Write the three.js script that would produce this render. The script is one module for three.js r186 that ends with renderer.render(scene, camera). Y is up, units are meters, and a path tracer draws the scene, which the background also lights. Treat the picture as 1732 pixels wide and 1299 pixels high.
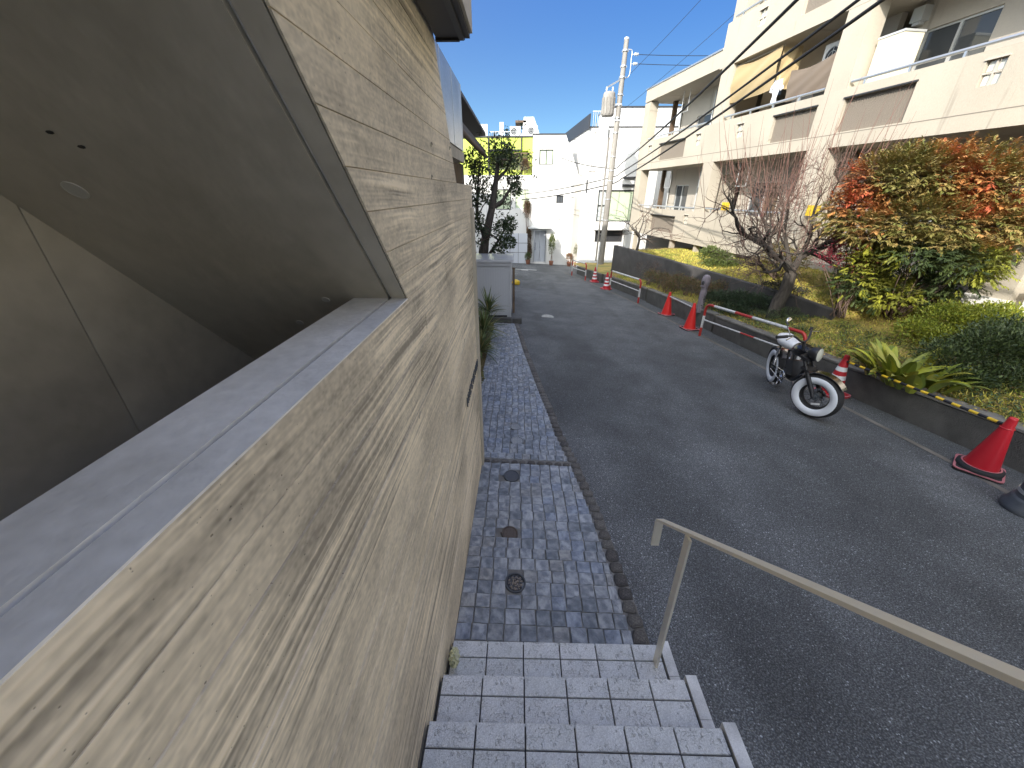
import * as THREE from 'three';
import { mergeGeometries } from 'three/addons/utils/BufferGeometryUtils.js';

// ------------------------------------------------------------------ camera, sky, sun, exposure
const scene = new THREE.Scene();
const renderer = new THREE.WebGLRenderer({ antialias: true });
renderer.toneMapping = THREE.LinearToneMapping;
renderer.toneMappingExposure = 2.3;
renderer.shadowMap.enabled = true;
const camera = new THREE.PerspectiveCamera(91.3, 4 / 3, 0.05, 400);
camera.rotation.order = 'YXZ';
camera.rotation.set(THREE.MathUtils.degToRad(-27), THREE.MathUtils.degToRad(1.12), 0);
camera.position.set(0, 0, 0);
camera.updateMatrixWorld();
scene.add(camera);

const SUN = new THREE.Vector3(-0.63, 0.62, 0.777).normalize();
{ // clear winter sky: deep blue away from the sun, paler to the horizon and round the sun
  const W = 1024, H = 512, data = new Float32Array(W * H * 4);
  for (let j = 0; j < H; j++) for (let i = 0; i < W; i++) {
    const el = ((j + 0.5) / H - 0.5) * Math.PI, az = ((i + 0.5) / W - 0.5) * 2 * Math.PI;
    const d = new THREE.Vector3(Math.cos(el) * Math.cos(az), Math.sin(el), Math.cos(el) * Math.sin(az));
    const s = Math.max(0, d.y), g = Math.acos(THREE.MathUtils.clamp(d.dot(SUN), -1, 1));
    const hz = Math.exp(-s * 7);
    const k = 0.70 + 0.36 * Math.cos(g) * Math.cos(g), aur = 11.5 * Math.exp(-g * 2.68), o = (j * W + i) * 4; // Rayleigh part and bright haze round the sun
    let r = 0.33 * hz * k + 0.53 * aur, gg = (0.078 + 0.55 * hz) * k + 0.52 * aur, b = (0.345 + 0.42 * hz) * k + 0.45 * aur;
    if (d.y < 0) { const t = Math.min(1, -d.y * 8); r += (0.09 - r) * t; gg += (0.09 - gg) * t; b += (0.09 - b) * t; }
    data[o] = r; data[o + 1] = gg; data[o + 2] = b; data[o + 3] = 1;
  }
  const t = new THREE.DataTexture(data, W, H, THREE.RGBAFormat, THREE.FloatType);
  t.mapping = THREE.EquirectangularReflectionMapping; t.magFilter = THREE.LinearFilter; t.minFilter = THREE.LinearFilter; t.needsUpdate = true;
  scene.background = t; scene.environment = t;
}
const sun = new THREE.DirectionalLight(new THREE.Color(1, 0.93, 0.84), 2.75);
sun.position.copy(SUN).multiplyScalar(60); sun.target.position.set(0, 0, -10);
sun.castShadow = true; sun.shadow.mapSize.set(4096, 4096);
Object.assign(sun.shadow.camera, { left: -40, right: 40, top: 40, bottom: -40, near: 1, far: 140 });
scene.add(sun, sun.target);

// ------------------------------------------------------------------ helpers
function RNG(a) { return () => { a |= 0; a = a + 0x6D2B79F5 | 0; let t = Math.imul(a ^ a >>> 15, 1 | a); t = t + Math.imul(t ^ t >>> 7, 61 | t) ^ t; return ((t ^ t >>> 14) >>> 0) / 4294967296; }; }
const R0 = RNG(7);
const rr = (a, b, r = R0) => a + (b - a) * r();
const V = (x, y, z) => new THREE.Vector3(x, y, z);
const lerp = (a, b, t) => a + (b - a) * t, clamp = THREE.MathUtils.clamp;
const sst = (a, b, x) => { const t = clamp((x - a) / (b - a), 0, 1); return t * t * (3 - 2 * t); };
const gy = (x, z) => -2.3 + 0.075 * z - 0.045 * clamp(x, -5, 9);
function pw(tab) { return d => { if (d <= tab[0][0]) return tab[0][1]; for (let i = 1; i < tab.length; i++) if (d <= tab[i][0]) return lerp(tab[i - 1][1], tab[i][1], (d - tab[i - 1][0]) / (tab[i][0] - tab[i - 1][0])); return tab[tab.length - 1][1]; }; }
const used = {};
function numbered(n) { used[n] = (used[n] || 0) + 1; return used[n] === 1 ? n : n + '_' + String(used[n] - 1).padStart(3, '0'); }
function shade(o) { o.traverse(c => { c.castShadow = c.receiveShadow = true; }); return o; }
function thing(name, label, category, pos = [0, 0, 0], turn = 0, group) {
  const o = new THREE.Group(); o.name = numbered(name); o.position.set(...pos); o.rotation.y = turn;
  o.userData = { label, category }; if (group) o.userData.group = group; scene.add(o); return o;
}
function mesh(name, geo, mat, parent) { const m = new THREE.Mesh(geo, mat); m.name = parent === scene ? numbered(name) : name; m.castShadow = m.receiveShadow = true; parent.add(m); return m; }
function struct(name, geo, mat, label, category) { const m = mesh(name, geo, mat, scene); m.userData = { kind: 'structure', label, category }; return m; }
function tag(m, label, category, group, kind) { m.userData.label = label; m.userData.category = category; if (group) m.userData.group = group; if (kind) m.userData.kind = kind; return m; }
function norm(g) { const n = g.index ? g.toNonIndexed() : g; for (const k of Object.keys(n.attributes)) if (!['position', 'normal', 'uv', 'color'].includes(k)) n.deleteAttribute(k); if (!n.attributes.uv) n.setAttribute('uv', new THREE.BufferAttribute(new Float32Array(n.attributes.position.count * 2), 2)); n.clearGroups && n.clearGroups(); return n; }
const _m = new THREE.Matrix4(), _q = new THREE.Quaternion(), _e = new THREE.Euler();
function xf(g, x, y, z, rx = 0, ry = 0, rz = 0, s = 1) { _m.compose(V(x, y, z), _q.setFromEuler(_e.set(rx, ry, rz)), typeof s === 'number' ? V(s, s, s) : s); return g.applyMatrix4(_m); }
// box with uv in metres
function bx(w, h, d, x = 0, y = 0, z = 0, rx = 0, ry = 0, rz = 0) {
  const g = new THREE.BoxGeometry(w, h, d), uv = g.attributes.uv, n = g.attributes.normal;
  for (let i = 0; i < uv.count; i++) { const nx = Math.abs(n.getX(i)), ny = Math.abs(n.getY(i)); const a = nx > 0.5 ? d : w, b = ny > 0.5 ? d : h; uv.setXY(i, uv.getX(i) * a + x + z, uv.getY(i) * b + y); }
  return norm(xf(g, x, y, z, rx, ry, rz));
}
function cyl(r0, r1, h, x, y, z, seg = 20, rx = 0, ry = 0, rz = 0) { return norm(xf(new THREE.CylinderGeometry(r0, r1, h, seg), x, y, z, rx, ry, rz)); }
function bar(a, b, r, seg = 8, r2) { // round bar between two points
  const d = b.clone().sub(a), L = d.length(), g = new THREE.CylinderGeometry(r2 === undefined ? r : r2, r, L, seg);
  _m.compose(a.clone().add(b).multiplyScalar(0.5), _q.setFromUnitVectors(V(0, 1, 0), d.normalize()), V(1, 1, 1)); return norm(g.applyMatrix4(_m));
}
function beam(a, b, w, t, up = V(0, 1, 0)) { // rectangular bar: w across, t in up direction
  const d = b.clone().sub(a), L = d.length(); d.normalize(); const side = d.clone().cross(up).normalize(), u2 = side.clone().cross(d);
  const g = new THREE.BoxGeometry(L, t, w); const m = new THREE.Matrix4().makeBasis(d, u2, side); m.setPosition(a.clone().add(b).multiplyScalar(0.5)); return norm(g.applyMatrix4(m));
}
function tube(pts, r, seg = 8, n = 0) { const c = new THREE.CatmullRomCurve3(pts); return norm(new THREE.TubeGeometry(c, n || pts.length * 6, r, seg)); }
function lathe(pts, seg, x = 0, y = 0, z = 0) { return norm(xf(new THREE.LatheGeometry(pts.map(p => new THREE.Vector2(p[0], p[1])), seg), x, y, z)); }
function extr(pts, depth, holes = [], bevel = 0) { // shape in local xy, extruded +z
  const s = new THREE.Shape(pts.map(p => new THREE.Vector2(...p))); for (const h of holes) s.holes.push(new THREE.Path(h.map(p => new THREE.Vector2(...p))));
  return norm(new THREE.ExtrudeGeometry(s, { depth, bevelEnabled: bevel > 0, bevelSize: bevel, bevelThickness: bevel, bevelSegments: 1, bevelOffset: -bevel }));
}
const merge = list => mergeGeometries(list.map(norm), false);
// tapered limb along points with radii
function limb(pts, rad, sides = 6, out) {
  const P = out || { p: [], n: [], uv: [] }; let prev = null, vl = 0;
  let ref = V(0.31, 0.2, 0.93);
  for (let i = 0; i < pts.length; i++) {
    const t = (i < pts.length - 1 ? pts[i + 1].clone().sub(pts[i]) : pts[i].clone().sub(pts[i - 1])).normalize();
    if (i > 0) vl += pts[i].distanceTo(pts[i - 1]);
    const u = ref.clone().sub(t.clone().multiplyScalar(ref.dot(t))); if (u.length() < 1e-3) u.set(1, 0, 0).sub(t.clone().multiplyScalar(t.x)); u.normalize(); ref = u.clone();
    const w = t.clone().cross(u); const ring = [];
    for (let k = 0; k <= sides; k++) { const a = k / sides * Math.PI * 2, n = u.clone().multiplyScalar(Math.cos(a)).addScaledVector(w, Math.sin(a)); ring.push([pts[i].clone().addScaledVector(n, rad[i]), n, k / sides, vl]); }
    if (prev) for (let k = 0; k < sides; k++) { const q = [prev[k], prev[k + 1], ring[k + 1], prev[k], ring[k + 1], ring[k]]; for (const v of q) { P.p.push(v[0].x, v[0].y, v[0].z); P.n.push(v[1].x, v[1].y, v[1].z); P.uv.push(v[2], v[3]); } }
    prev = ring;
  }
  return P;
}
function fromP(P) { const g = new THREE.BufferGeometry(); g.setAttribute('position', new THREE.Float32BufferAttribute(P.p, 3)); g.setAttribute('normal', new THREE.Float32BufferAttribute(P.n, 3)); g.setAttribute('uv', new THREE.Float32BufferAttribute(P.uv || new Array(P.p.length / 3 * 2).fill(0), 2)); if (P.c) g.setAttribute('color', new THREE.Float32BufferAttribute(P.c, 3)); return g; }
// leaf card: kite folded on its midrib, real outline, own colour
function leaf(P, pos, dir, up, len, wid, col, fold = 0.25) {
  const d = dir.clone().normalize(), s = d.clone().cross(up).normalize(); if (!isFinite(s.x) || s.lengthSq() < 0.5) s.set(1, 0, 0); const n = s.clone().cross(d).normalize();
  const b = pos, t = pos.clone().addScaledVector(d, len), m = pos.clone().addScaledVector(d, len * 0.45);
  const l = m.clone().addScaledVector(s, wid / 2).addScaledVector(n, fold * wid), r = m.clone().addScaledVector(s, -wid / 2).addScaledVector(n, fold * wid);
  for (const tri of [[b, l, t], [b, t, r]]) {
    const nn = tri[1].clone().sub(tri[0]).cross(tri[2].clone().sub(tri[0])).normalize();
    for (const v of tri) { P.p.push(v.x, v.y, v.z); P.n.push(nn.x, nn.y, nn.z); P.c.push(col.r, col.g, col.b); P.uv.push(0, 0); }
  }
}
function blade(P, pos, dir, len, wid, droop, col, seg = 5, rnd = R0) { // long strap leaf that arches over
  const d = dir.clone().normalize(); let p = pos.clone(), v = d.clone(); const s0 = V(-d.z, 0, d.x).normalize(); if (s0.lengthSq() < 0.5) s0.set(1, 0, 0);
  let L = null;
  for (let i = 0; i <= seg; i++) {
    const t = i / seg, w = wid * (t < 0.35 ? lerp(0.45, 1, t / 0.35) : Math.pow(1 - (t - 0.35) / 0.65, 0.7)) + 0.0006;
    const up = s0.clone().cross(v).normalize();
    const row = [p.clone().addScaledVector(s0, -w / 2).addScaledVector(up, w * 0.18), p.clone(), p.clone().addScaledVector(s0, w / 2).addScaledVector(up, w * 0.18)];
    if (L) for (let k = 0; k < 2; k++) for (const tri of [[L[k], L[k + 1], row[k + 1]], [L[k], row[k + 1], row[k]]]) {
      const nn = tri[1].clone().sub(tri[0]).cross(tri[2].clone().sub(tri[0])).normalize();
      for (const q of tri) { P.p.push(q.x, q.y, q.z); P.n.push(nn.x, nn.y, nn.z); P.c.push(col.r, col.g, col.b); P.uv.push(0, 0); }
    }
    L = row; p = p.clone().addScaledVector(v, len / seg); v.y -= droop / seg; v.normalize();
  }
}
const LP = () => ({ p: [], n: [], c: [], uv: [] });
const C = (r, g, b) => new THREE.Color().setRGB(r, g, b);
const jit = (c, a, r = R0) => { const k = 1 + (r() * 2 - 1) * a; return C(c.r * k * (1 + (r() - .5) * a * .5), c.g * k, c.b * k * (1 + (r() - .5) * a * .5)); };

// ------------------------------------------------------------------ procedural textures
function latt(n, seed) { const r = RNG(seed), a = new Float32Array(n * n); for (let i = 0; i < a.length; i++) a[i] = r(); return a; }
const LT = [latt(256, 11), latt(256, 23), latt(256, 37), latt(256, 51)];
function vn(x, y, px, py, s = 0) { // tileable value noise, periods px, py
  const xi = Math.floor(x), yi = Math.floor(y); let fx = x - xi, fy = y - yi; fx = fx * fx * (3 - 2 * fx); fy = fy * fy * (3 - 2 * fy);
  const x0 = ((xi % px) + px) % px & 255, x1 = (((xi + 1) % px) + px) % px & 255, y0 = ((yi % py) + py) % py & 255, y1 = (((yi + 1) % py) + py) % py & 255, L = LT[s & 3];
  return lerp(lerp(L[y0 * 256 + x0], L[y0 * 256 + x1], fx), lerp(L[y1 * 256 + x0], L[y1 * 256 + x1], fx), fy);
}
function fbm(u, v, fx, fy, o, s = 0) { let a = 0.5, t = 0, n = 0; for (let i = 0; i < o; i++) { t += a * vn(u * fx, v * fy, fx, fy, s + i); n += a; a *= 0.5; fx *= 2; fy *= 2; } return t / n; }
function texMap(w, h, fn, srgb = true) {
  const d = new Uint8Array(w * h * 4); const o = [0, 0, 0];
  for (let j = 0; j < h; j++) for (let i = 0; i < w; i++) { fn(i / w, j / h, o, i, j); const k = (j * w + i) * 4; for (let c = 0; c < 3; c++) d[k + c] = clamp(srgb ? 255 * Math.pow(clamp(o[c], 0, 1), 1 / 2.2) : 255 * o[c], 0, 255); d[k + 3] = 255; }
  const t = new THREE.DataTexture(d, w, h, THREE.RGBAFormat); t.wrapS = t.wrapT = THREE.RepeatWrapping; t.magFilter = THREE.LinearFilter; t.minFilter = THREE.LinearMipmapLinearFilter; t.generateMipmaps = true; if (srgb) t.colorSpace = THREE.SRGBColorSpace; t.needsUpdate = true; return t;
}
const repCache = new Map();
function rep(t, sx, sy) { const k = t.uuid + '_' + sx + '_' + sy; if (!repCache.has(k)) { const c = t.clone(); c.repeat.set(sx, sy); c.needsUpdate = true; repCache.set(k, c); } return repCache.get(k); }
const tri = (o, a, b, t) => { for (let i = 0; i < 3; i++) o[i] = a[i] + (b[i] - a[i]) * t; };

// board-marked concrete: streaks of the board grain, pores, knots (covers 2.4 x 1.2 m)
function boardHeight(u, v) {
  const wob = (fbm(u, v, 3, 6, 3, 2) - 0.5) * 0.022 + (fbm(u, v, 12, 10, 2, 3) - 0.5) * 0.008, w = v + wob;
  const g1 = vn(u * 6, w * 140, 6, 140, 0), g2 = vn(u * 12 + 3.3, w * 256, 12, 256, 1), g3 = vn(u * 4, w * 48, 4, 48, 2), mask = 0.25 + 0.75 * sst(0.36, 0.6, fbm(u, v, 4, 5, 4, 3));
  return 0.5 + mask * (0.36 * g1 + 0.34 * g2 + 0.30 * g3 - 0.5);
}
const rP = RNG(99), pores = []; for (let i = 0; i < 2600; i++) pores.push([rP(), rP(), 0.0003 + rP() * rP() * rP() * 0.0016, rP()]);
function poreGrid(n) { const g = new Map(); for (const p of pores) { const k = Math.floor(p[0] * n) + '_' + Math.floor(p[1] * n); if (!g.has(k)) g.set(k, []); g.get(k).push(p); } return (u, v) => g.get(Math.floor(u * n) + '_' + Math.floor(v * n)); }
const pg = poreGrid(64);
const pore = (u, v, k) => { const l = pg(u, v); if (!l) return 0; for (const p of l) { const dx = (u - p[0]) * 2, dy = v - p[1]; if (dx * dx + dy * dy < p[2] * p[2] * k) return 1; } return 0; };
const boardMap = texMap(2048, 1024, (u, v, o) => {
  const h = boardHeight(u, v), m = fbm(u, v, 5, 3, 5, 1), f = vn(u * 256, v * 200, 256, 200, 3), f2 = fbm(u, v, 90, 60, 3, 2);
  const t = clamp((h - 0.5) * 2.0 + (m - 0.5) * 1.0 + 0.60 + (f - 0.5) * 0.26 + (f2 - 0.5) * 0.34, 0, 1);
  tri(o, [0.335, 0.295, 0.225], [0.95, 0.835, 0.625], t);
  if (pore(u, v, 1)) { o[0] *= 0.45; o[1] *= 0.45; o[2] *= 0.45; }
});
const boardBump = texMap(2048, 1024, (u, v, o) => { const h = boardHeight(u, v) * 0.85 + 0.15 * fbm(u, v, 200, 100, 2, 1) - (pore(u, v, 1) ? 0.4 : 0); o[0] = o[1] = o[2] = h; }, false);
const smoothMap = texMap(512, 512, (u, v, o) => { const m = fbm(u, v, 3, 3, 5, 0), f = fbm(u, v, 60, 60, 2, 1); tri(o, [0.62, 0.60, 0.55], [1, 0.98, 0.93], clamp((m - 0.5) * 1.8 + 0.5 + (f - 0.5) * 0.4, 0, 1)); });
const smoothBump = texMap(512, 512, (u, v, o) => { o[0] = o[1] = o[2] = 0.6 * fbm(u, v, 8, 8, 4, 0) + 0.4 * fbm(u, v, 90, 90, 2, 1); }, false);
// asphalt: dark binder, stones of many greys, a few pale chips (1.4 m)
const rA = RNG(5), AG = 150, agg = []; for (let i = 0; i < AG * AG; i++) agg.push([rA(), rA(), rA(), 0.34 + rA() * 0.3]);
function aggAt(u, v) { const x = u * AG, y = v * AG, xi = Math.floor(x), yi = Math.floor(y); let best = 9, val = 0; for (let a = -1; a <= 1; a++) for (let b = -1; b <= 1; b++) { const cx = xi + a, cy = yi + b, q = agg[((cy + AG) % AG) * AG + ((cx + AG) % AG)]; const dx = x - cx - q[0], dy = y - cy - q[1], d = Math.sqrt(dx * dx + dy * dy) / q[3]; if (d < best) { best = d; val = q[2]; } } return [best, val]; }
const aspMap = texMap(1024, 1024, (u, v, o) => {
  const [d, q] = aggAt(u, v), m = fbm(u, v, 5, 5, 3, 2); let k = 0.052 + 0.08 * (1 - sst(0.5, 1.25, d)) * (0.35 + 1.3 * q);
  if (q > 0.993 && d < 0.95) k = 0.4; else if (q > 0.95 && d < 1) k *= 1.6;
  k *= 0.8 + 0.4 * m; o[0] = k * 0.96; o[1] = k * 1.02; o[2] = k * 1.06;
});
const aspBump = texMap(1024, 1024, (u, v, o) => { const [d, q] = aggAt(u, v); o[0] = o[1] = o[2] = (1 - sst(0.3, 1.3, d)) * (0.5 + 0.5 * q) * 0.85 + 0.15 * fbm(u, v, 128, 128, 2, 0); }, false);
const grain = texMap(512, 512, (u, v, o) => { const m = fbm(u, v, 6, 6, 6, 3), f = vn(u * 256, v * 256, 256, 256, 2); o[0] = o[1] = o[2] = clamp(0.72 + (m - 0.5) * 0.6 + (f - 0.5) * 0.22, 0, 1); });
const grainBump = texMap(512, 512, (u, v, o) => { o[0] = o[1] = o[2] = 0.5 * fbm(u, v, 24, 24, 4, 2) + 0.5 * vn(u * 170, v * 170, 170, 170, 1); }, false);
// stair tile: worm-like relief (0.2 m)
const wormAt = (u, v) => { const w = fbm(u, v, 5, 5, 3, 1) * 1.6, n = fbm(u + w * 0.02, v, 16, 16, 3, 0); return (1 - sst(0.010, 0.035, Math.abs(n - 0.5))) * sst(0.40, 0.58, fbm(u, v, 7, 7, 2, 3)); };
const tileBump = texMap(512, 512, (u, v, o) => { o[0] = o[1] = o[2] = 0.75 - 0.5 * wormAt(u, v) + 0.25 * vn(u * 128, v * 128, 128, 128, 2); }, false);
const tileMap = texMap(512, 512, (u, v, o) => { const k = 0.80 + (fbm(u, v, 60, 60, 3, 1) - 0.5) * 0.5 + (fbm(u, v, 3, 3, 3, 2) - .5) * .16 - 0.34 * wormAt(u, v); o[0] = o[1] = o[2] = clamp(k, 0.2, 1); });
const slateMap = texMap(512, 512, (u, v, o) => { const w = fbm(u, v, 3, 3, 3, 0), s = fbm(u + w * .12, v + w * .1, 6, 8, 5, 1); tri(o, [0.45, 0.47, 0.5], [1.0, 1.0, 1.0], clamp((s - 0.5) * 2.4 + 0.55, 0, 1)); const ve = 1 - sst(0, 0.02, Math.abs(fbm(u, v, 4, 6, 3, 2) - 0.62)); for (let i = 0; i < 3; i++) o[i] = clamp(o[i] + ve * 0.12, 0, 1); });
const slateBump = texMap(512, 512, (u, v, o) => { const w = fbm(u, v, 3, 3, 3, 0), s = 1 - Math.abs(fbm(u + w * .2, v + w * .15, 5, 5, 5, 1) - 0.5) * 3; o[0] = o[1] = o[2] = s * 0.7 + 0.3 * fbm(u, v, 64, 64, 2, 3); }, false);
const grassMap = texMap(512, 512, (u, v, o) => { const m = fbm(u, v, 7, 7, 4, 1), f = vn(u * 110, v * 110, 110, 110, 0), s = fbm(u, v, 20, 60, 3, 2); tri(o, [0.12, 0.10, 0.045], [0.46, 0.38, 0.15], clamp(m * 0.5 + f * 0.35 + s * 0.3 - 0.08, 0, 1)); });
const barkMap = texMap(256, 512, (u, v, o) => { const n = fbm(u, v, 12, 6, 4, 0), s = vn(u * 24, v * 5, 24, 5, 1); tri(o, [0.035, 0.03, 0.026], [0.12, 0.102, 0.085], clamp(n * 0.8 + s * 0.4 - 0.15, 0, 1)); });
const barkBump = texMap(256, 512, (u, v, o) => { o[0] = o[1] = o[2] = 0.5 * fbm(u, v, 12, 6, 4, 0) + 0.5 * vn(u * 24, v * 5, 24, 5, 1); }, false);
// plaster with rain streaks and dirt of its own outline
const plasterMap = texMap(1024, 1024, (u, v, o) => { const m = fbm(u, v, 4, 4, 5, 2), st = fbm(u, v, 70, 3, 3, 0), f = vn(u * 256, v * 256, 256, 256, 1); let k = 0.9 + (m - 0.5) * 0.18 - 0.22 * sst(0.6, 0.8, st) * sst(0.4, 0.65, fbm(u, v, 6, 3, 3, 3)) + (f - 0.5) * 0.06; o[0] = k; o[1] = k * 0.995; o[2] = k * 0.98; });

// ------------------------------------------------------------------ materials
const std = (o) => new THREE.MeshStandardMaterial(Object.assign({ roughness: 0.85 }, o));
const phy = (o) => new THREE.MeshPhysicalMaterial(Object.assign({ roughness: 0.5 }, o));
const M = {};
M.board = [0, 1, 2, 3].map(i => std({ map: rep(boardMap, 1 / 2.4, 1 / 1.2), bumpMap: rep(boardBump, 1 / 2.4, 1 / 1.2), bumpScale: 0.003, roughness: 0.9, color: [C(1, 1, 1), C(.98, .98, .985), C(1.0, .99, .975), C(.99, .99, .99)][i] }));
M.conc = std({ color: C(0.60, 0.56, 0.48), map: rep(smoothMap, .55, .55), bumpMap: rep(smoothBump, .8, .8), bumpScale: 0.003, roughness: 0.75 });
M.concIn = std({ color: C(0.60, 0.56, 0.48), map: rep(smoothMap, .45, .45), bumpMap: rep(smoothBump, .8, .8), bumpScale: 0.002, roughness: 0.6 });
M.sill = std({ color: C(0.93, 0.92, 0.90), map: rep(smoothMap, .9, .9), bumpMap: rep(smoothBump, 1.5, 1.5), bumpScale: 0.002, roughness: 0.65 });
M.plug = std({ color: C(0.5, 0.48, 0.42), roughness: 0.5 });
M.black = std({ color: C(0.012, 0.012, 0.013), roughness: 0.35 });
M.asphalt = std({ map: rep(aspMap, 1 / 1.4, 1 / 1.4), bumpMap: rep(aspBump, 1 / 1.4, 1 / 1.4), bumpScale: 0.006, roughness: 0.82, vertexColors: true });
M.mortar = std({ color: C(0.26, 0.25, 0.23), map: rep(grain, 2, 2), bumpMap: rep(grainBump, 2, 2), bumpScale: 0.003 });
const slateCols = [C(.36, .385, .415), C(.32, .345, .37), C(.43, .45, .47), C(.35, .365, .375), C(.27, .29, .305), C(.40, .415, .425), C(.34, .375, .43), C(.38, .38, .365)];
M.slate = slateCols.map(c => std({ color: c, map: rep(slateMap, 4, 4), bumpMap: rep(slateBump, 4, 4), bumpScale: 0.0035, roughness: 0.38 }));
M.cobble = [C(.20, .185, .17), C(.25, .235, .215), C(.15, .14, .135)].map(c => std({ color: c, map: rep(slateMap, 5, 5), bumpMap: rep(slateBump, 5, 5), bumpScale: 0.01, roughness: 0.7 }));
M.stair = [C(.80, .82, .82), C(.77, .79, .785), C(.83, .845, .84)].map(c => std({ color: c, map: rep(tileMap, 5, 5), bumpMap: rep(tileBump, 5, 5), bumpScale: 0.004, roughness: 0.62 }));
M.grout = std({ color: C(.10, .095, .095), map: rep(grain, 3, 3) });
M.whiteStrip = std({ color: C(.88, .88, .86), map: rep(grain, 2, 2), roughness: .6 });
M.steel = std({ color: C(.90, .84, .70), metalness: .8, roughness: 0.42, bumpMap: rep(grainBump, 1, 20), bumpScale: 0.0003 });
M.iron = std({ color: C(.10, .11, .125), roughness: 0.5, metalness: .4, bumpMap: rep(grainBump, 4, 4), bumpScale: .002 });
M.rust = std({ color: C(.16, .13, .115), roughness: 0.7, map: rep(grain, 4, 4), bumpMap: rep(grainBump, 4, 4), bumpScale: .003 });
M.gravel = std({ color: C(.28, .24, .2) });
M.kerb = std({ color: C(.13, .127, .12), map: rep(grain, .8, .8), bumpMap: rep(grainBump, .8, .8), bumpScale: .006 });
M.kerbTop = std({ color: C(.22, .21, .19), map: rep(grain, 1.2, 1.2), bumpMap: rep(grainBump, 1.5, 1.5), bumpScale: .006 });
M.soil = std({ map: rep(grassMap, .7, .7), color: C(1, 1, .9), vertexColors: true });
M.plaster = std({ color: C(.485, .44, .365), map: rep(plasterMap, .25, .25), bumpMap: rep(grainBump, 1, 1), bumpScale: .003 });
M.plasterIn = std({ color: C(.55, .51, .45), map: rep(plasterMap, .25, .25) });
M.white = std({ color: C(.80, .80, .79), map: rep(plasterMap, .2, .2) });
M.lime = std({ color: C(.58, .70, .13), map: rep(plasterMap, .2, .2) });
M.dark = std({ color: C(.035, .036, .04), roughness: .5 });
M.frameW = std({ color: C(.6, .62, .62), metalness: .3, roughness: .4 });
M.alu = std({ color: C(.62, .64, .66), metalness: .8, roughness: .38 });
M.brown = std({ color: C(.18, .12, .075), map: rep(grain, 1, 1), roughness: .7 });
M.glass = std({ color: C(.09, .10, .11), roughness: .04, metalness: .15 });
M.glassG = std({ color: C(.50, .58, .42), roughness: .12 });
M.glassB = std({ color: C(.10, .17, .18), roughness: .06 });
M.block = phy({ color: C(.62, .63, .56), roughness: .15, clearcoat: 1 });
M.meshPanel = std({ color: C(.22, .19, .155), roughness: .6, bumpMap: rep(grainBump, 6, 6), bumpScale: .004 });
M.clothTan = phy({ color: C(.50, .38, .20), roughness: 1, transmission: .25, thickness: 0, side: THREE.DoubleSide });
M.clothGrey = phy({ color: C(.17, .135, .105), roughness: 1, side: THREE.DoubleSide });
M.clothWhite = std({ color: C(.75, .75, .76) });
M.red = std({ color: C(.60, .025, .022), roughness: .38 });
M.redDull = std({ color: C(.42, .022, .030), roughness: .42 });
M.pinkEdge = std({ color: C(.45, .16, .18), roughness: .7 });
M.rubber = std({ color: C(.018, .018, .02), roughness: .75 });
M.reflW = std({ color: C(.7, .71, .72), roughness: .4 });
M.paintR = std({ color: C(.52, .045, .035), roughness: .35, map: rep(grain, 6, 6) });
M.paintW = std({ color: C(.72, .73, .73), roughness: .35, map: rep(grain, 6, 6) });
M.yellow = std({ color: C(.75, .50, .03), roughness: .5 });
M.blackP = std({ color: C(.02, .02, .022), roughness: .4 });
M.chrome = std({ color: C(.8, .8, .82), metalness: 1, roughness: .15 });
M.whiteTyre = std({ color: C(.72, .75, .80), roughness: .5 });
M.seatW = std({ color: C(.70, .71, .72), roughness: .45 });
M.bark = std({ map: rep(barkMap, 2, 2), bumpMap: rep(barkBump, 2, 2), bumpScale: .012, roughness: .95 });
M.twig = std({ color: C(.14, .095, .075), roughness: .9 });
M.shoot = std({ color: C(.19, .10, .08), roughness: .9 });
M.leaf = phy({ vertexColors: true, roughness: .55, side: THREE.DoubleSide, transmission: .22, thickness: 0 });
M.leafMatt = std({ vertexColors: true, roughness: .7, side: THREE.DoubleSide });
M.poleC = std({ color: C(.36, .34, .31), map: rep(grain, .6, .6), roughness: .8 });
M.cable = std({ color: C(.018, .018, .02), roughness: .6 });
M.shed = std({ color: C(.54, .55, .57), roughness: .5, metalness: .1 });
M.shedTop = std({ color: C(.54, .55, .57), roughness: .3, metalness: .1 });
M.metalPanel = std({ color: C(.50, .52, .56), metalness: .7, roughness: .35, map: rep(grain, .3, .3) });
M.roofTile = std({ color: C(.08, .075, .075), roughness: .7 });
M.lampStone = std({ color: C(.34, .30, .34), map: rep(grain, 2, 2), bumpMap: rep(grainBump, 3, 3), bumpScale: .004 });
M.terracotta = std({ color: C(.30, .13, .08) });
M.bag = phy({ color: C(.72, .72, .48), roughness: .35, transmission: .3, thickness: 0, side: THREE.DoubleSide });

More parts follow.
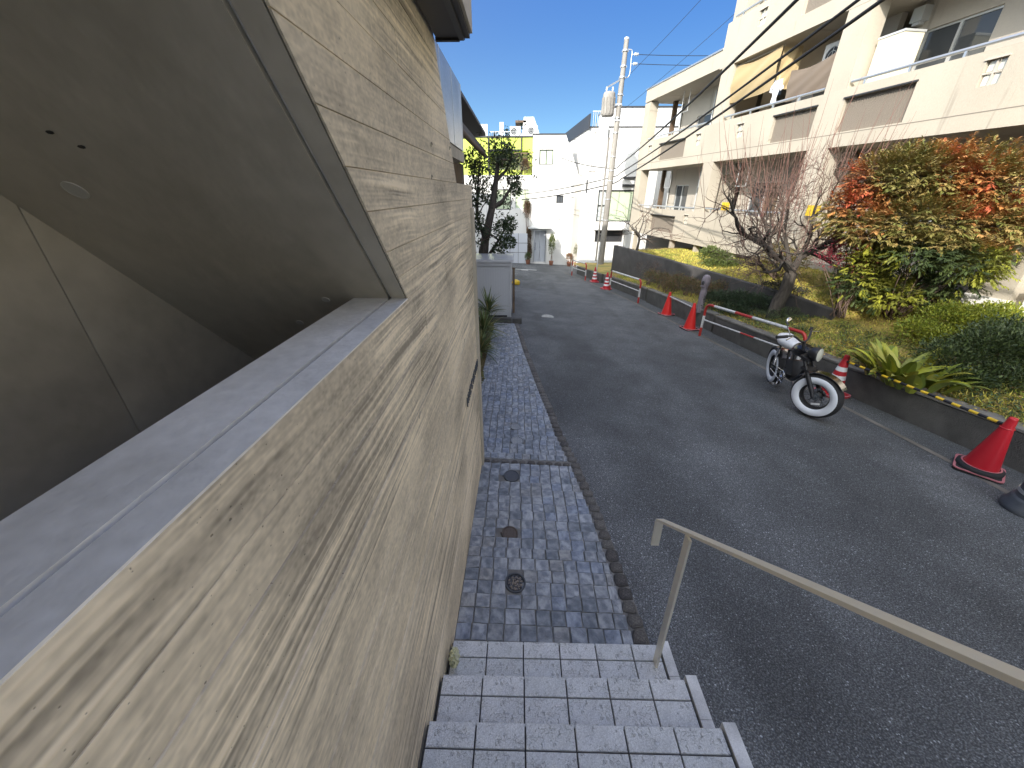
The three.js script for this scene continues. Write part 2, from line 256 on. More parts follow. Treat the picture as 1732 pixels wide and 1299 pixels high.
// ------------------------------------------------------------------ ground and road
function sheet(fx, nu, nv, mat, name, label, cat, colFn) { // fx(u,v) -> Vector3; uv in metres
  const g = new THREE.PlaneGeometry(1, 1, nu, nv), p = g.attributes.position, uv = g.attributes.uv, col = [];
  for (let j = 0; j <= nv; j++) for (let i = 0; i <= nu; i++) { const k = j * (nu + 1) + i, q = fx(i / nu, j / nv); p.setXYZ(k, q.x, q.y, q.z); uv.setXY(k, q.x, q.z); if (colFn) col.push(...colFn(q)); }
  if (colFn) g.setAttribute('color', new THREE.Float32BufferAttribute(col, 3));
  g.computeVertexNormals(); return struct(name, g, mat, label, cat);
}
const N2 = (x, z, f, o = 4, s = 0) => fbm(((x * f) % 64 + 64) % 64 / 64, ((z * f) % 64 + 64) % 64 / 64, 64, 64, o, s);
sheet((u, v) => V(lerp(-120, 120, u), gy(lerp(-120, 120, u), Math.max(-30, lerp(60, -160, v))) - 0.12, lerp(60, -160, v)), 60, 60, std({ color: C(.12, .12, .12) }), 'ground', 'wide grey ground under the whole street', 'ground');
// asphalt: worn wheel paths and patches differ in tone (binder worn off the stones)
sheet((u, v) => { const x = lerp(-9, 7.5, u), z = lerp(14, -33, v); return V(x, gy(x, z), z); }, 110, 320, M.asphalt, 'road', 'dark asphalt lane running down between the wall and the garden', 'road', q => {
  const n = N2(q.x + 40, q.z + 60, .8, 5, 0), n2 = N2(q.x * 2 + 30, q.z * .6 + 80, .7, 4, 2), w = sst(0.42, 0.62, n) * .22 + sst(0.45, 0.65, n2) * .34;
  const k = 0.86 + w + 0.22 * sst(.5, .75, N2(q.x + 9, q.z + 33, 2.4, 3, 1)); return [k, k, k * 1.0];
});
// worn concrete gutter strip beside the lane
const gut = pw([[-3, 5.10], [3.57, 5.0], [5.04, 4.9], [6.6, 4.69], [8.8, 4.5], [13.9, 3.97], [19, 3.15], [23, 2.3]]);
const kerbX = pw([[-4, 5.85], [2, 5.78], [3.9, 5.62], [5.5, 5.36], [8.8, 5.02], [13.9, 4.5], [19, 3.62], [23, 2.9]]);
sheet((u, v) => { const d = lerp(-3, 22, v), x = gut(d) + u * .085; return V(x, gy(x, -d) + 0.004, -d); }, 2, 80, std({ color: C(.20, .185, .16), map: rep(grain, .7, .7) }), 'gutter_strip', 'narrow worn pale strip along the lane edge before the kerb', 'gutter');
sheet((u, v) => { const d = lerp(-3, 22, v), x = lerp(gut(d) + .086, kerbX(d) + .05, u); return V(x, gy(x, -d) + 0.004, -d); }, 6, 80, std({ color: C(.95, .95, .93), map: rep(aspMap, 1 / 1.4, 1 / 1.4), bumpMap: rep(aspBump, 1 / 1.4, 1 / 1.4), bumpScale: .005 }), 'gutter', 'dark grey gutter between pale strip and kerb wall', 'gutter');

// kerb walls (four planter sections that step with the slope)
const kerbs = [[-13, 9.3, 0, .47], [9.45, 13.55, .04, .47], [13.8, 17.9, .10, .45], [18.3, 21.8, .12, .42]];
const kerbLabels = ['long dark concrete kerb wall beside the motorbike', 'dark concrete kerb wall behind two plain red cones', 'dark concrete kerb wall behind the middle red and white barrier', 'dark concrete kerb wall beside the utility pole'];
const kerbTopY = d => gy(kerbX(d), -d) + .45;
kerbs.forEach(([a, b, off, h], i) => {
  const t = thing('kerb_wall', kerbLabels[i], 'kerb', [kerbX(b) + off, gy(kerbX(b), -b), -b], 0);
  const strip = (x0, x1, y0, y1, nm, mat, jag) => { const P = [], n = 24; const o = t.position; const uvs = [];
    const pt = (d, x, y) => V(kerbX(d) + off + x - o.x, gy(kerbX(d), -d) + y - o.y, -d - o.z);
    const rk = RNG(31 + i + (jag ? 5 : 0)); let prev = null; const pos = [], uv = [];
    for (let k = 0; k <= n; k++) { const d = lerp(a, b, k / n), j = jag ? (rk() - .5) * jag : 0; const ring = [pt(d, x0 + j, y0), pt(d, x0 + j, y1 - .012), pt(d, x0 + .012 + j, y1), pt(d, x1 + j, y1 + (jag ? (rk() - .5) * .01 : 0)), pt(d, x1, y0)]; if (prev) for (let q = 0; q < 4; q++) { const s = [prev[q], ring[q], ring[q + 1], prev[q], ring[q + 1], prev[q + 1]]; s.forEach((v, w) => { pos.push(v.x, v.y, v.z); uv.push(v.z, v.y + v.x); }); } prev = ring; if (k === 0 || k === n) for (const w of [[0, 1, 2], [0, 2, 3], [0, 3, 4]]) for (const q of (k === 0 ? w.slice().reverse() : w)) { const v = ring[q]; pos.push(v.x, v.y, v.z); uv.push(v.x + v.z, v.y); } }
    const g = new THREE.BufferGeometry(); g.setAttribute('position', new THREE.Float32BufferAttribute(pos, 3)); g.setAttribute('uv', new THREE.Float32BufferAttribute(uv, 2)); g.computeVertexNormals(); mesh(nm, g, mat, t); };
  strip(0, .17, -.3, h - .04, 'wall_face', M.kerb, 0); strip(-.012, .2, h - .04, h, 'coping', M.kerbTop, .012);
});

// garden: lower bed behind the kerb, upper terrace behind the retaining wall, both up to the flats
const wall2X = pw([[-4, 6.7], [6, 6.6], [7.9, 6.55], [9.2, 6.5], [11.5, 6.02], [14.1, 5.5], [17.1, 4.8], [19, 4.35], [23, 3.6]]);
const facX = d => 6.6 + 0.1575 * (18.2 - d);
const lowW = d => lerp(lerp(-2.34, -2.25, sst(7, 3, d)), gy(wall2X(d), -d) + .52, sst(7.6, 9.2, d));
const upW = d => lerp(lerp(lerp(-2.34, -2.25, sst(7, 3, d)), -2.24, sst(7.4, 7.9, d)), lowW(d), sst(17.9, 18.9, d));
const gardenY = (x, d) => { const k = kerbX(d), w = wall2X(d); if (x <= w) return lerp(kerbTopY(d) - .03, lowW(d), clamp((x - k) / (w - k), 0, 1)); return lerp(upW(d), lerp(lerp(-1.85, -2.15, sst(10, 16, d)), gy(5, -d) + .6, sst(17.4, 19, d)), clamp((x - w) / Math.max(.3, facX(d) - w), 0, 1)); };
const soilCol = q => { const n = N2(q.x + 20, q.z + 40, 1.4, 4, 1), m = N2(q.x + 5, q.z + 15, 3, 3, 2), t = sst(.38, .62, n); const k = .7 + .6 * m; return [lerp(.75, 1.15, t) * k, lerp(.85, 1.05, t) * k, lerp(.6, .75, t) * k]; };
sheet((u, v) => { const d = lerp(-14, 23, v), x = lerp(kerbX(d) + .16, wall2X(d) + .02, u); return V(x, gardenY(x, d) + (N2(x, d, 3, 3) - .5) * .05, -d); }, 18, 160, M.soil, 'garden_bed', 'leaf-littered planting bed behind the kerb', 'garden', soilCol);
sheet((u, v) => { const d = lerp(-14, 23, v), x = lerp(wall2X(d) + .01, facX(d) + 3, u); return V(x, gardenY(x, d) + (N2(x, d, 3, 3) - .5) * .06 * sst(0, .1, u), -d); }, 30, 160, M.soil, 'garden_terrace', 'dry grass terrace in front of the cream flats', 'garden', soilCol);
{ // retaining wall
  const t = thing('retaining_wall', 'weathered dark concrete retaining wall behind the plum tree and clipped hedges', 'wall', [wall2X(18.6), -3.2, -18.6]);
  const o = t.position, pos = [], uv = []; let prev = null; const n = 40, rk = RNG(3);
  for (let k = 0; k <= n; k++) { const d = lerp(7.7, 18.6, k / n), x = wall2X(d), top = -2.17 + (rk() - .5) * .01; const ring = [V(x - .06, -3.9, -d), V(x - .06, top - .015, -d), V(x - .045, top, -d), V(x + .08, top, -d), V(x + .08, -3.9, -d)].map(v => v.sub(o)); if (prev) for (let q = 0; q < 4; q++) [prev[q], ring[q], ring[q + 1], prev[q], ring[q + 1], prev[q + 1]].forEach(v => { pos.push(v.x, v.y, v.z); uv.push(v.z, v.y + v.x); }); if (k === 0 || k === n) for (const w of [[0, 1, 2], [0, 2, 3], [0, 3, 4]]) for (const q of w) { pos.push(ring[q].x, ring[q].y, ring[q].z); uv.push(ring[q].x, ring[q].y); } prev = ring; }
  const g = new THREE.BufferGeometry(); g.setAttribute('position', new THREE.Float32BufferAttribute(pos, 3)); g.setAttribute('uv', new THREE.Float32BufferAttribute(uv, 2)); g.computeVertexNormals(); mesh('wall_face', g, std({ color: C(.105, .10, .098), map: rep(grain, .5, .5), bumpMap: rep(grainBump, .7, .7), bumpScale: .008 }), t);
}

// ------------------------------------------------------------------ concrete building on the left
const WX = -0.37, SILL = -0.315;
const diag = y => -1.236 + (y - SILL) * 0.893, farU = y => -2.46 + 0.75 * (y - 0.05);
{
  const B = thing('concrete_building', 'board-marked grey beige concrete building with slanted opening along the stairs', 'building', [-0.6, -2.5, -1]);
  const o = B.position, at = g => g.translate(-o.x, -o.y, -o.z);
  // slanted solid between opening and far edge; extruded along x from the street face inwards
  const prof = [[-3.2, -2.514], [diag(3.4), 3.4], [farU(3.4), 3.4], [-2.46, 0.05], [-3.2, 0.05]];
  const ex = (pts, x0, x1) => { const g = extr(pts, x1 - x0); g.rotateY(-Math.PI / 2); g.translate(x1, 0, 0); return g; }; // shape x -> world z, depth -> -x
  const soff = (k, x0, x1) => ex(prof.map(([z, y], i) => i === 1 ? [z - k, y] : i === 0 ? [z, y + k / .893] : [z, y]), x0, x1);
  mesh('edge_band', at(soff(0, -.425, WX - .008)), M.conc, B);
  mesh('groove_band', at(soff(.02, -.437, -.425)), M.sill, B);
  const slab = mesh('sloped_ceiling', at(soff(0, -5, -.437)), M.concIn, B);
  // parapet wall under the opening, with sill and reglet
  const face = mesh('street_wall', at(bx(.172, 3.0 + SILL - .03, 5.7, -.464, (-3.0 + SILL - .03) / 2, -.35)), M.conc, B);
  mesh('sill', at(merge([bx(.055, .035, 4.05, -.3985, SILL - .015, .79), bx(.115, .035, 4.05, -.4945, SILL - .015, .79)])), M.sill, B);
  mesh('sill_groove', at(bx(.012, .018, 4.05, -.431, SILL - .026, .79)), M.sill, B);
  // inner back wall in panels, end wall, stair floor inside
  const bw = mesh('back_wall', at(bx(.2, 6, 8, -1.32, -1.1, 1.0)), M.grout, B);
  for (const [z0, z1, y0, y1] of [[-2.5, -.982, -3.6, 2], [-.978, .6, -3.6, 2], [.604, 2.4, -3.6, 2]]) mesh('wall_panel', at(bx(.006, y1 - y0, z1 - z0, -1.2165, (y0 + y1) / 2, (z0 + z1) / 2)), M.concIn, bw);
  mesh('end_wall', at(bx(1, 3, .1, -.85, -1.6, -3.1)), M.concIn, B); mesh('inner_floor', at(bx(1, .2, 6.2, -.85, -2.7, 0)), M.concIn, B);
  // formwork plugs in the sloping ceiling
  const nrm = V(0, -0.893, 1).normalize(); // towards the room
  for (const [x, z, r] of [[-1.02, -.95, .022], [-.82, -1.34, .012], [-.65, -1.24, .012]].map(a => a)) {
    const y = SILL + (z + 1.236) / 0.893, g = new THREE.TorusGeometry(r, .0016, 6, 28); const g2 = new THREE.CylinderGeometry(r, r, .002, 28); g2.rotateX(Math.PI / 2); const gg = merge([g, g2]); _q.setFromUnitVectors(V(0, 0, 1), nrm); gg.applyMatrix4(_m.compose(V(x, y, z).addScaledVector(nrm, .001), _q, V(1, 1, 1))); mesh('form_plug', at(gg), M.plug, slab);
  }
  for (const [x, z] of [[-.92, -.86], [-.89, -.88]]) { const y = SILL + (z + 1.236) / 0.893, g = new THREE.CylinderGeometry(.006, .004, .003, 7); _q.setFromUnitVectors(V(0, 1, 0), nrm); g.applyMatrix4(_m.compose(V(x, y, z), _q, V(1.4, 1, .7))); mesh('pit', at(norm(g)), M.black, slab); }
  // street face: the imprint of every board, each its own strip with arrises
  const rb = RNG(17); let y = -2.62, ci = 0;
  const bandPoly = (y0, y1, z0b, z1b, z0t, z1t, dx, ci) => {
    const c = .0014, xf0 = WX + dx, xb = WX - .0045, pos = [], uv = []; const ou = rb() * .12, ov = rb() * .015;
    const q = (a, b, cc, d) => { for (const v of [a, b, cc, a, cc, d]) { pos.push(v[0], v[1], v[2]); uv.push(v[2] + ou, v[1] + ov); } };
    const fr = [[xf0, y0 + c, z1b], [xf0, y0 + c, z0b], [xf0, y1 - c, z0t], [xf0, y1 - c, z1t]], bk = [[xb, y0, z1b], [xb, y0, z0b], [xb, y1, z0t], [xb, y1, z1t]];
    q(...fr); for (let i = 0; i < 4; i++) { const j = (i + 1) % 4; q(bk[i], bk[j], fr[j], fr[i]); }
    const g = new THREE.BufferGeometry(); g.setAttribute('position', new THREE.Float32BufferAttribute(pos, 3)); g.setAttribute('uv', new THREE.Float32BufferAttribute(uv, 2)); g.computeVertexNormals();
    mesh('board_imprint', at(g), M.board[Math.floor(rb() * 4)], face);
  };
  const boardEdges = []; while (y < 3.35) { let h = .082 + rb() * .028; if (y < SILL - .004 && y + h > SILL - .05) h = SILL - y; if (y < .05 && y + h > .02 && y + h < .13) h = Math.max(.03, .05 - y); boardEdges.push([y, y + h]); y += h; }
  for (const [a, b] of boardEdges) {
    const low = b <= SILL + .001; const F = b <= .051 ? [-3.2, -3.2] : [farU(a), farU(b)]; const Nn = low ? [2.5, 2.5] : [diag(a), diag(b)];
    const cuts = []; let z = F[0] + .4 + rb() * 1.6; while (z < Math.min(...Nn) - .5) { if (z > Math.max(...F) + .3) cuts.push(z); z += 2.6 + rb() * 1.6; }
    const E0 = [F[0], ...cuts, Nn[0]], E1 = [F[1], ...cuts, Nn[1]];
    for (let i = 0; i + 1 < E0.length; i++) bandPoly(a, b, E0[i], E0[i + 1], E1[i], E1[i + 1], (rb() - .5) * .0024, ci);
    ci++;
  }
  // tie-hole marks on the face
  for (const [z, yy] of [[-1.83, .17], [-1.78, .05], [-2.3, .2], [-1.2, -.75], [-2.4, -.9]]) mesh('tie_mark', at(norm(xf(new THREE.TorusGeometry(.016, .002, 5, 20, 2.6), WX + .002, yy, z, 0, Math.PI / 2, .6))), M.conc, face);
  // embossed metal lettering along the wall (too small and oblique in the photo to read)
  { const rl = RNG(41), gl = []; let z = -2.32; while (z > -3.02) { const w = .045 + rl() * .02, h = .07; const k = Math.floor(rl() * 4);
      const s = (a, b, c, d) => gl.push(bx(.008, d, c, WX + .006, -1.37 + b + d / 2, z - a - c / 2));
      s(0, 0, .009, h); if (k !== 1) s(w - .009, 0, .009, h); if (k !== 2) s(.009, h - .01, w - .018, .01); if (k > 1) s(.009, .03, w - .018, .01); if (k < 2) s(.009, 0, w - .018, .01); z -= w + .03; }
    mesh('wall_lettering', at(merge(gl)), M.iron, B); }
  // black framed bay window hanging out at the top
  const bay = mesh('bay_window', at(merge([bx(.02, .9, 1.6, -.228, 1.03, -1.27), bx(.118, .02, 1.6, -.298, .585, -1.27), bx(.118, .9, .02, -.298, 1.03, -2.06)])), M.dark, B);
  mesh('soffit_frame', at(merge([bx(.02, .012, 1.55, -.25, .572, -1.27), bx(.1, .012, .02, -.31, .572, -2.05)])), M.black, bay);
  mesh('side_panel', at(bx(.012, .88, 1.56, -.211, 1.03, -1.27)), M.conc, bay);
  // unseen masses added out of frame, sized to shade the lane and garden
  mesh('shading_mass', at(merge([bx(5.6, 2.1, 5.3, -3.2, 3.65, 1.25), bx(7.6, 8.0, 10, -2.8, 1.1, 9.0)])), M.conc, B);
}

// ------------------------------------------------------------------ stairs in front of the camera
{
  const S = thing('staircase', 'grey tiled stairs going down beside the concrete wall', 'stairs', [0.2, -2.4, -0.9]);
  const o = S.position, at = g => g.translate(-o.x, -o.y, -o.z); const rs = RNG(61);
  const L = -0.355, T = .012;
  const nos = k => [-.732 - .2425 * k, -1.925 - .16 * k]; // far edge z and tread y
  for (let k = 2; k >= -4; k--) {
    const [z, y] = nos(k), right = .79 + (2 - k) * .022, zn = z + .2425; // near end, where the next riser stands
    const st = mesh('step', at(bx(right - L + .01, y - T - .003 + 3.0, .2425, (L + right) / 2, (y - T - .003 - 3.0) / 2, (z + zn) / 2 + .003)), M.grout, S);
    const xs = [L]; for (let x = -.16 + .0; x < right - .03; x += .1995) xs.push(x); xs.push(right);
    for (let i = 0; i + 1 < xs.length; i++) for (const [a, b] of [[z - .008, z + .0785], [z + .0785, zn - .004]]) {
      const w = xs[i + 1] - xs[i] - .0065, dpt = b - a - .0065, hh = T + (rs() - .5) * .001; const g = chamferSlab(w, hh, dpt, .0018); xf(g, (xs[i] + xs[i + 1]) / 2, y - T - .003, (a + b) / 2); const uv = g.attributes.uv; const ju = rs(), jv = rs(); for (let q = 0; q < uv.count; q++) uv.setXY(q, uv.getX(q) + ju, uv.getY(q) + jv);
      mesh('tread_tile', at(g), M.stair[Math.floor(rs() * 3)], st);
    }
    mesh('riser_tile', at(bx(right - L, .14, .008, (L + right) / 2, y - T - .08, z - .006)), M.stair[0], st);
    // white edging, in two lengths
    const zc = (z + zn) / 2 + .03; for (const [a, b] of [[z - .022, zc - .001], [zc + .001, zn + .05]]) mesh('side_edging', at(bx(.052, .5, b - a, right + .034, y - .2465, (a + b) / 2)), M.whiteStrip, S);
  }
}
function chamferSlab(w, h, d, c, jt = 0, r = R0) { // slab with its base at y=0 and chamfered top edges; jt roughens the top
  const B = [[-w / 2, 0, -d / 2], [w / 2, 0, -d / 2], [w / 2, 0, d / 2], [-w / 2, 0, d / 2]], S = B.map(v => [v[0], h - c, v[2]]), Tt = B.map(v => [v[0] - Math.sign(v[0]) * c * (1 + jt * 60 * r()), h + (r() - .5) * jt, v[2] - Math.sign(v[2]) * c * (1 + jt * 60 * r())]);
  const pos = [], uv = []; const q = (a, b, e, f) => { for (const v of [a, b, e, a, e, f]) { pos.push(...v); uv.push(v[0] + v[1], v[2] + v[1]); } };
  for (let i = 0; i < 4; i++) { const j = (i + 1) % 4; q(B[j], B[i], S[i], S[j]); q(S[j], S[i], Tt[i], Tt[j]); }
  if (jt) { const m = [0, h + (r() - .3) * jt, 0]; for (let i = 0; i < 4; i++) { const j = (i + 1) % 4; for (const v of [Tt[j], Tt[i], m]) { pos.push(...v); uv.push(v[0], v[2]); } } } else q(Tt[3], Tt[2], Tt[1], Tt[0]);
  const g = new THREE.BufferGeometry(); g.setAttribute('position', new THREE.Float32BufferAttribute(pos, 3)); g.setAttribute('uv', new THREE.Float32BufferAttribute(uv, 2)); g.computeVertexNormals(); return g;
}
{ // handrail
  const t = thing('handrail', 'flat stainless steel handrail rising beside the tiled stairs', 'handrail', [.745, -2.245, -1.125]); const o = t.position, p = (y, z) => V(0, y - o.y, z - o.z);
  mesh('post', beam(p(-2.245, -1.125), p(-1.335, -1.165), .012, .042, V(0, 0, 1)), M.steel, t);
  mesh('rail', beam(p(-1.525, -1.442), p(.25, .825), .040, .012), M.steel, t);
  mesh('end_return', beam(p(-1.53, -1.442), p(-1.70, -1.432), .040, .012, V(0, 0, 1)), M.steel, t);
  mesh('post', beam(p(-1.48, .02), p(-.42, .02), .012, .042, V(0, 0, 1)), M.steel, t);
}
{ // crumpled plastic bag by the wall
  const g = new THREE.IcosahedronGeometry(.05, 4), p = g.attributes.position; for (let i = 0; i < p.count; i++) { const v = V(p.getX(i), p.getY(i), p.getZ(i)), n = v.clone().normalize(); const k = .7 + .6 * Math.abs(Math.sin(n.x * 9 + n.y * 5) * Math.cos(n.z * 8 - n.y * 7)); p.setXYZ(i, v.x * k * .5, (v.y + .05) * (1 + k * .3), v.z * k * .75); } g.computeVertexNormals();
  const m = mesh('plastic_bag', norm(g), M.bag, scene); m.position.set(-.325, -2.243, -1.10); tag(m, 'crumpled pale yellow plastic bag lying on the stairs against the wall', 'plastic bag');
}

// ------------------------------------------------------------------ slate paving in front of the wall
{
  const outer = pw([[1.3, .81], [1.8, .78], [2.5, .73], [3.16, .64], [3.74, .54], [4.36, .48], [5, .40], [5.93, .30], [6.93, .19], [8.1, .09], [9.3, -.03]]);
  const inner = d => outer(d) - .1;
  const leftE = pw([[1.3, -.372], [3.25, -.38], [3.3, -.60], [6, -.61], [9.2, -.64]]);
  const base = new THREE.PlaneGeometry(1, 1, 4, 80), bp = base.attributes.position, bu = base.attributes.uv;
  for (let j = 0; j <= 80; j++) for (let i = 0; i <= 4; i++) { const d = lerp(1.25, 9.25, j / 80), x = lerp(leftE(d) - .02, outer(d), i / 4), k = j * 5 + i; bp.setXYZ(k, x, gy(x, -d) + .008, -d); bu.setXY(k, x, -d); }
  base.computeVertexNormals();
  const P = struct('slate_paving', base, M.mortar, 'blue grey slate sett paving between concrete wall and lane', 'paving');
  const rs = RNG(71), far = [[], [], [], [], [], [], [], []]; let cnt = 0;
  const variants = []; for (let i = 0; i < 24; i++) { const g = chamferSlab(.0935, .022, .0935, .003, .0035, rs), uv = g.attributes.uv, a = rs(), b = rs(), q = rs() * 6.28, c = Math.cos(q), s = Math.sin(q); for (let k = 0; k < uv.count; k++) { const u = uv.getX(k), v = uv.getY(k); uv.setXY(k, u * c - v * s + a, u * s + v * c + b); } variants.push(g); }
  const sett = (x, d, w, l, mi, gap = 0) => {
    const g = variants[Math.floor(rs() * 24)], rot = (rs() - .5) * .06; const sx = w / .1, sz = l / .1, q = Math.floor(rs() * 2) * Math.PI;
    const y = gy(x, -d) - .002 + (rs() - .5) * .004;
    if (cnt < 300) { const m = mesh('sett', g, M.slate[mi], P); m.position.set(x, y, -d); m.rotation.set(-.075 * -1 + (rs() - .5) * .03, rot + q, -.045 + (rs() - .5) * .03); m.scale.set(sx, 1, sz); cnt++; }
    else { const c = g.clone(); c.applyMatrix4(new THREE.Matrix4().compose(V(x, y, -d), new THREE.Quaternion().setFromEuler(new THREE.Euler(.075, rot + q, -.045)), V(sx, 1, sz))); far[mi].push(c); }
  };
  const holes = [[-.01, 1.69, .085], [-.06, 2.14, .08], [-.06, 2.89, .085], [-.01, 3.55, .075], [-.03, 3.88, .07]];
  let d = 1.345; let row = 0;
  while (d < 9.15) {
    const pitch = .1 + (rs() - .5) * .008;
    if (d > 3.08 && d < 3.2) { d += .09; continue; } // the cross row of cobbles
    let x = leftE(d) + .002; const R = inner(d); const wrow = d > 3.2 ? .085 : .1;
    while (x < R - .02) {
      let w = wrow * (1 + (rs() - .5) * .12); if (x + w > R - .03) w = R - x; const cx = x + w / 2; x += w;
      if (holes.some(h => Math.hypot(cx - h[0], d - h[1]) < h[2] * .98)) continue;
      sett(cx, d, w * .985, pitch * .97, rs() < .7 ? Math.floor(rs() * 8) : Math.floor((N2(cx * 5 + 8, d * 5 + 20, 1, 2) * 7.99)));
    }
    d += pitch; row++;
  }
  far.forEach((l, i) => { if (l.length) { const m = mesh('distant_setts', mergeGeometries(l), M.slate[i], P); m.userData.kind = 'stuff'; } });
  // rough cobble border along the lane and the cross row
  const cv = []; for (let i = 0; i < 8; i++) { const g = new THREE.SphereGeometry(.05, 10, 6), p = g.attributes.position; const ph = rs() * 9; for (let k = 0; k < p.count; k++) { let x = p.getX(k) / .05, y = p.getY(k) / .05, z = p.getZ(k) / .05; const sq = v => Math.sign(v) * Math.pow(Math.abs(v), .55); const b = 1 + .12 * Math.sin(x * 4 + ph) * Math.cos(z * 3.5 + ph); p.setXYZ(k, sq(x) * .047 * b, Math.max(-.4, sq(y)) * .03, sq(z) * .047 * b); } g.computeVertexNormals(); cv.push(norm(g)); }
  d = 1.30; while (d < 9.2) { const l = .085 + rs() * .035, x = outer(d) - .05 + (rs() - .5) * .012, m = mesh('border_cobble', cv[Math.floor(rs() * 8)], M.cobble[Math.floor(rs() * 3)], P); m.position.set(x, gy(x, -d) + .003, -d - l / 2); m.rotation.y = (rs() - .5) * .2 + Math.atan2(outer(d + .3) - outer(d), .3); m.scale.set(1.06, .5 + rs() * .3, l / .096); d += l + .004; }
  let x = -.36; while (x < .5) { const l = .07 + rs() * .03, m = mesh('border_cobble', cv[Math.floor(rs() * 8)], M.cobble[Math.floor(rs() * 3)], P); m.position.set(x + l / 2, gy(x, -3.13) + .004, -3.13); m.scale.set(l / .1, .8, .62); x += l + .008; }
  // covers let into the paving
  const cover = (i, name, label, mat, r, extra) => { const [hx, hd] = holes[i]; const t = thing(name, label, 'drain cover', [hx, gy(hx, -hd) + .021, -hd]); t.rotation.set(.075, 0, -.045); mesh('rim', lathe([[r, -.01], [r, .007], [r - .004, .009], [r - .011, .009], [r - .012, .003], [r - .012, -.01]], 40), mat[0], t); extra(t, mat[1], r - .014); };
  const disc = (t, m, r) => mesh('lid', merge([cyl(r, r, .012, 0, 0, 0, 40), cyl(.006, .006, .003, 0, .006, r * .7, 10), bx(.03, .004, .012, -r - .012, .006, 0)]), m, t);
  cover(0, 'drain_grate', 'round black drain grate full of gravel in the slate paving', [M.iron, M.gravel], .072, (t, m, r) => { mesh('dish', cyl(r, r, .004, 0, -.004, 0, 32), M.dark, t); const rg = RNG(5), l = []; for (let i = 0; i < 70; i++) { const a = rg() * 7, q = Math.sqrt(rg()) * r * .85; l.push(norm(xf(new THREE.IcosahedronGeometry(.0055 + rg() * .003, 0), Math.cos(a) * q, .001, Math.sin(a) * q, rg() * 3, rg() * 3, 0))); } const gm = mesh('gravel', merge(l), m, t); gm.userData.kind = 'stuff'; const bars = []; for (let a = 0; a < 10; a++) { bars.push(bx(r * .5, .004, .004, Math.cos(a * .628) * r * .72, .006, Math.sin(a * .628) * r * .72, 0, -a * .628, 0)); } mesh('grate_ring', merge([norm(xf(new THREE.TorusGeometry(r * .5, .003, 6, 30), 0, .006, 0, Math.PI / 2)), ...bars]), M.iron, t); });
  cover(1, 'valve_cover', 'small rusty brown valve cover in the slate paving', [M.rust, M.rust], .066, disc);
  cover(2, 'valve_cover', 'smooth dark blue grey round cover beside the cobble cross row', [M.iron, M.iron], .078, disc);
  cover(3, 'valve_cover', 'pale slate round cover, nearer the cobble cross row of a pair', [M.slate[2], M.slate[2]], .075, disc);
  cover(4, 'valve_cover', 'pale slate round cover, farther from the cobble cross row of a pair', [M.slate[5], M.slate[5]], .068, disc);
  // planting strip on the wall side beyond the corner
  const sg = new THREE.PlaneGeometry(1, 1, 4, 30), sp = sg.attributes.position; const sc = []; for (let j = 0; j <= 30; j++) for (let i = 0; i <= 4; i++) { const dd = lerp(3.2, 9.4, j / 30), xx = lerp(-1.3, leftE(dd) + .005, i / 4); sp.setXYZ(j * 5 + i, xx, gy(xx, -dd) + .012, -dd); sc.push(.34, .31, .28); } sg.setAttribute('color', new THREE.Float32BufferAttribute(sc, 3)); sg.computeVertexNormals(); struct('planting_strip', sg, M.soil, 'dark soil strip for plants beyond the wall corner', 'soil');
  const kb = thing('stone_kerb', 'low dark stone kerb across the end of the slate paving', 'kerb', [-.45, gy(-.4, -9.3), -9.33]); mesh('block', bx(.62, .16, .12, -.05, .05, 0), M.kerb, kb); mesh('block', bx(.24, .16, .12, .395, .035, 0), M.kerb, kb);
}
// white manhole plate out on the lane, paint marks near the junction
{ const t = thing('manhole_cover', 'pale round manhole cover set in the asphalt lane', 'manhole', [.8, gy(.8, -10.26) + .004, -10.26]); t.rotation.set(.075, 0, -.045); mesh('ring', lathe([[.19, -.02], [.19, .004], [.172, .006], [.172, -.02]], 40), M.iron, t); mesh('lid', cyl(.17, .17, .02, 0, -.006, 0, 40), std({ color: C(.55, .55, .5), map: rep(grain, 3, 3) }), t); }
{ const mk = (g, l) => tag(mesh('road_marking', g, std({ color: C(.7, .7, .68), map: rep(grain, 1, 1) }), scene), l, 'road marking'); const q = (x0, x1, z0, z1) => { const g = new THREE.PlaneGeometry(1, 1, 6, 2), p = g.attributes.position; for (let i = 0; i < p.count; i++) { const x = lerp(x0, x1, p.getX(i) + .5), z = lerp(z0, z1, p.getY(i) + .5); p.setXYZ(i, x, gy(x, z) + .006, z); } g.computeVertexNormals(); return norm(g); };
  mk(merge([q(-.5, 1.0, -22.5, -22.75), q(.1, .5, -22.2, -22.49)]), 'white painted T shaped mark on the asphalt before the grey door'); }

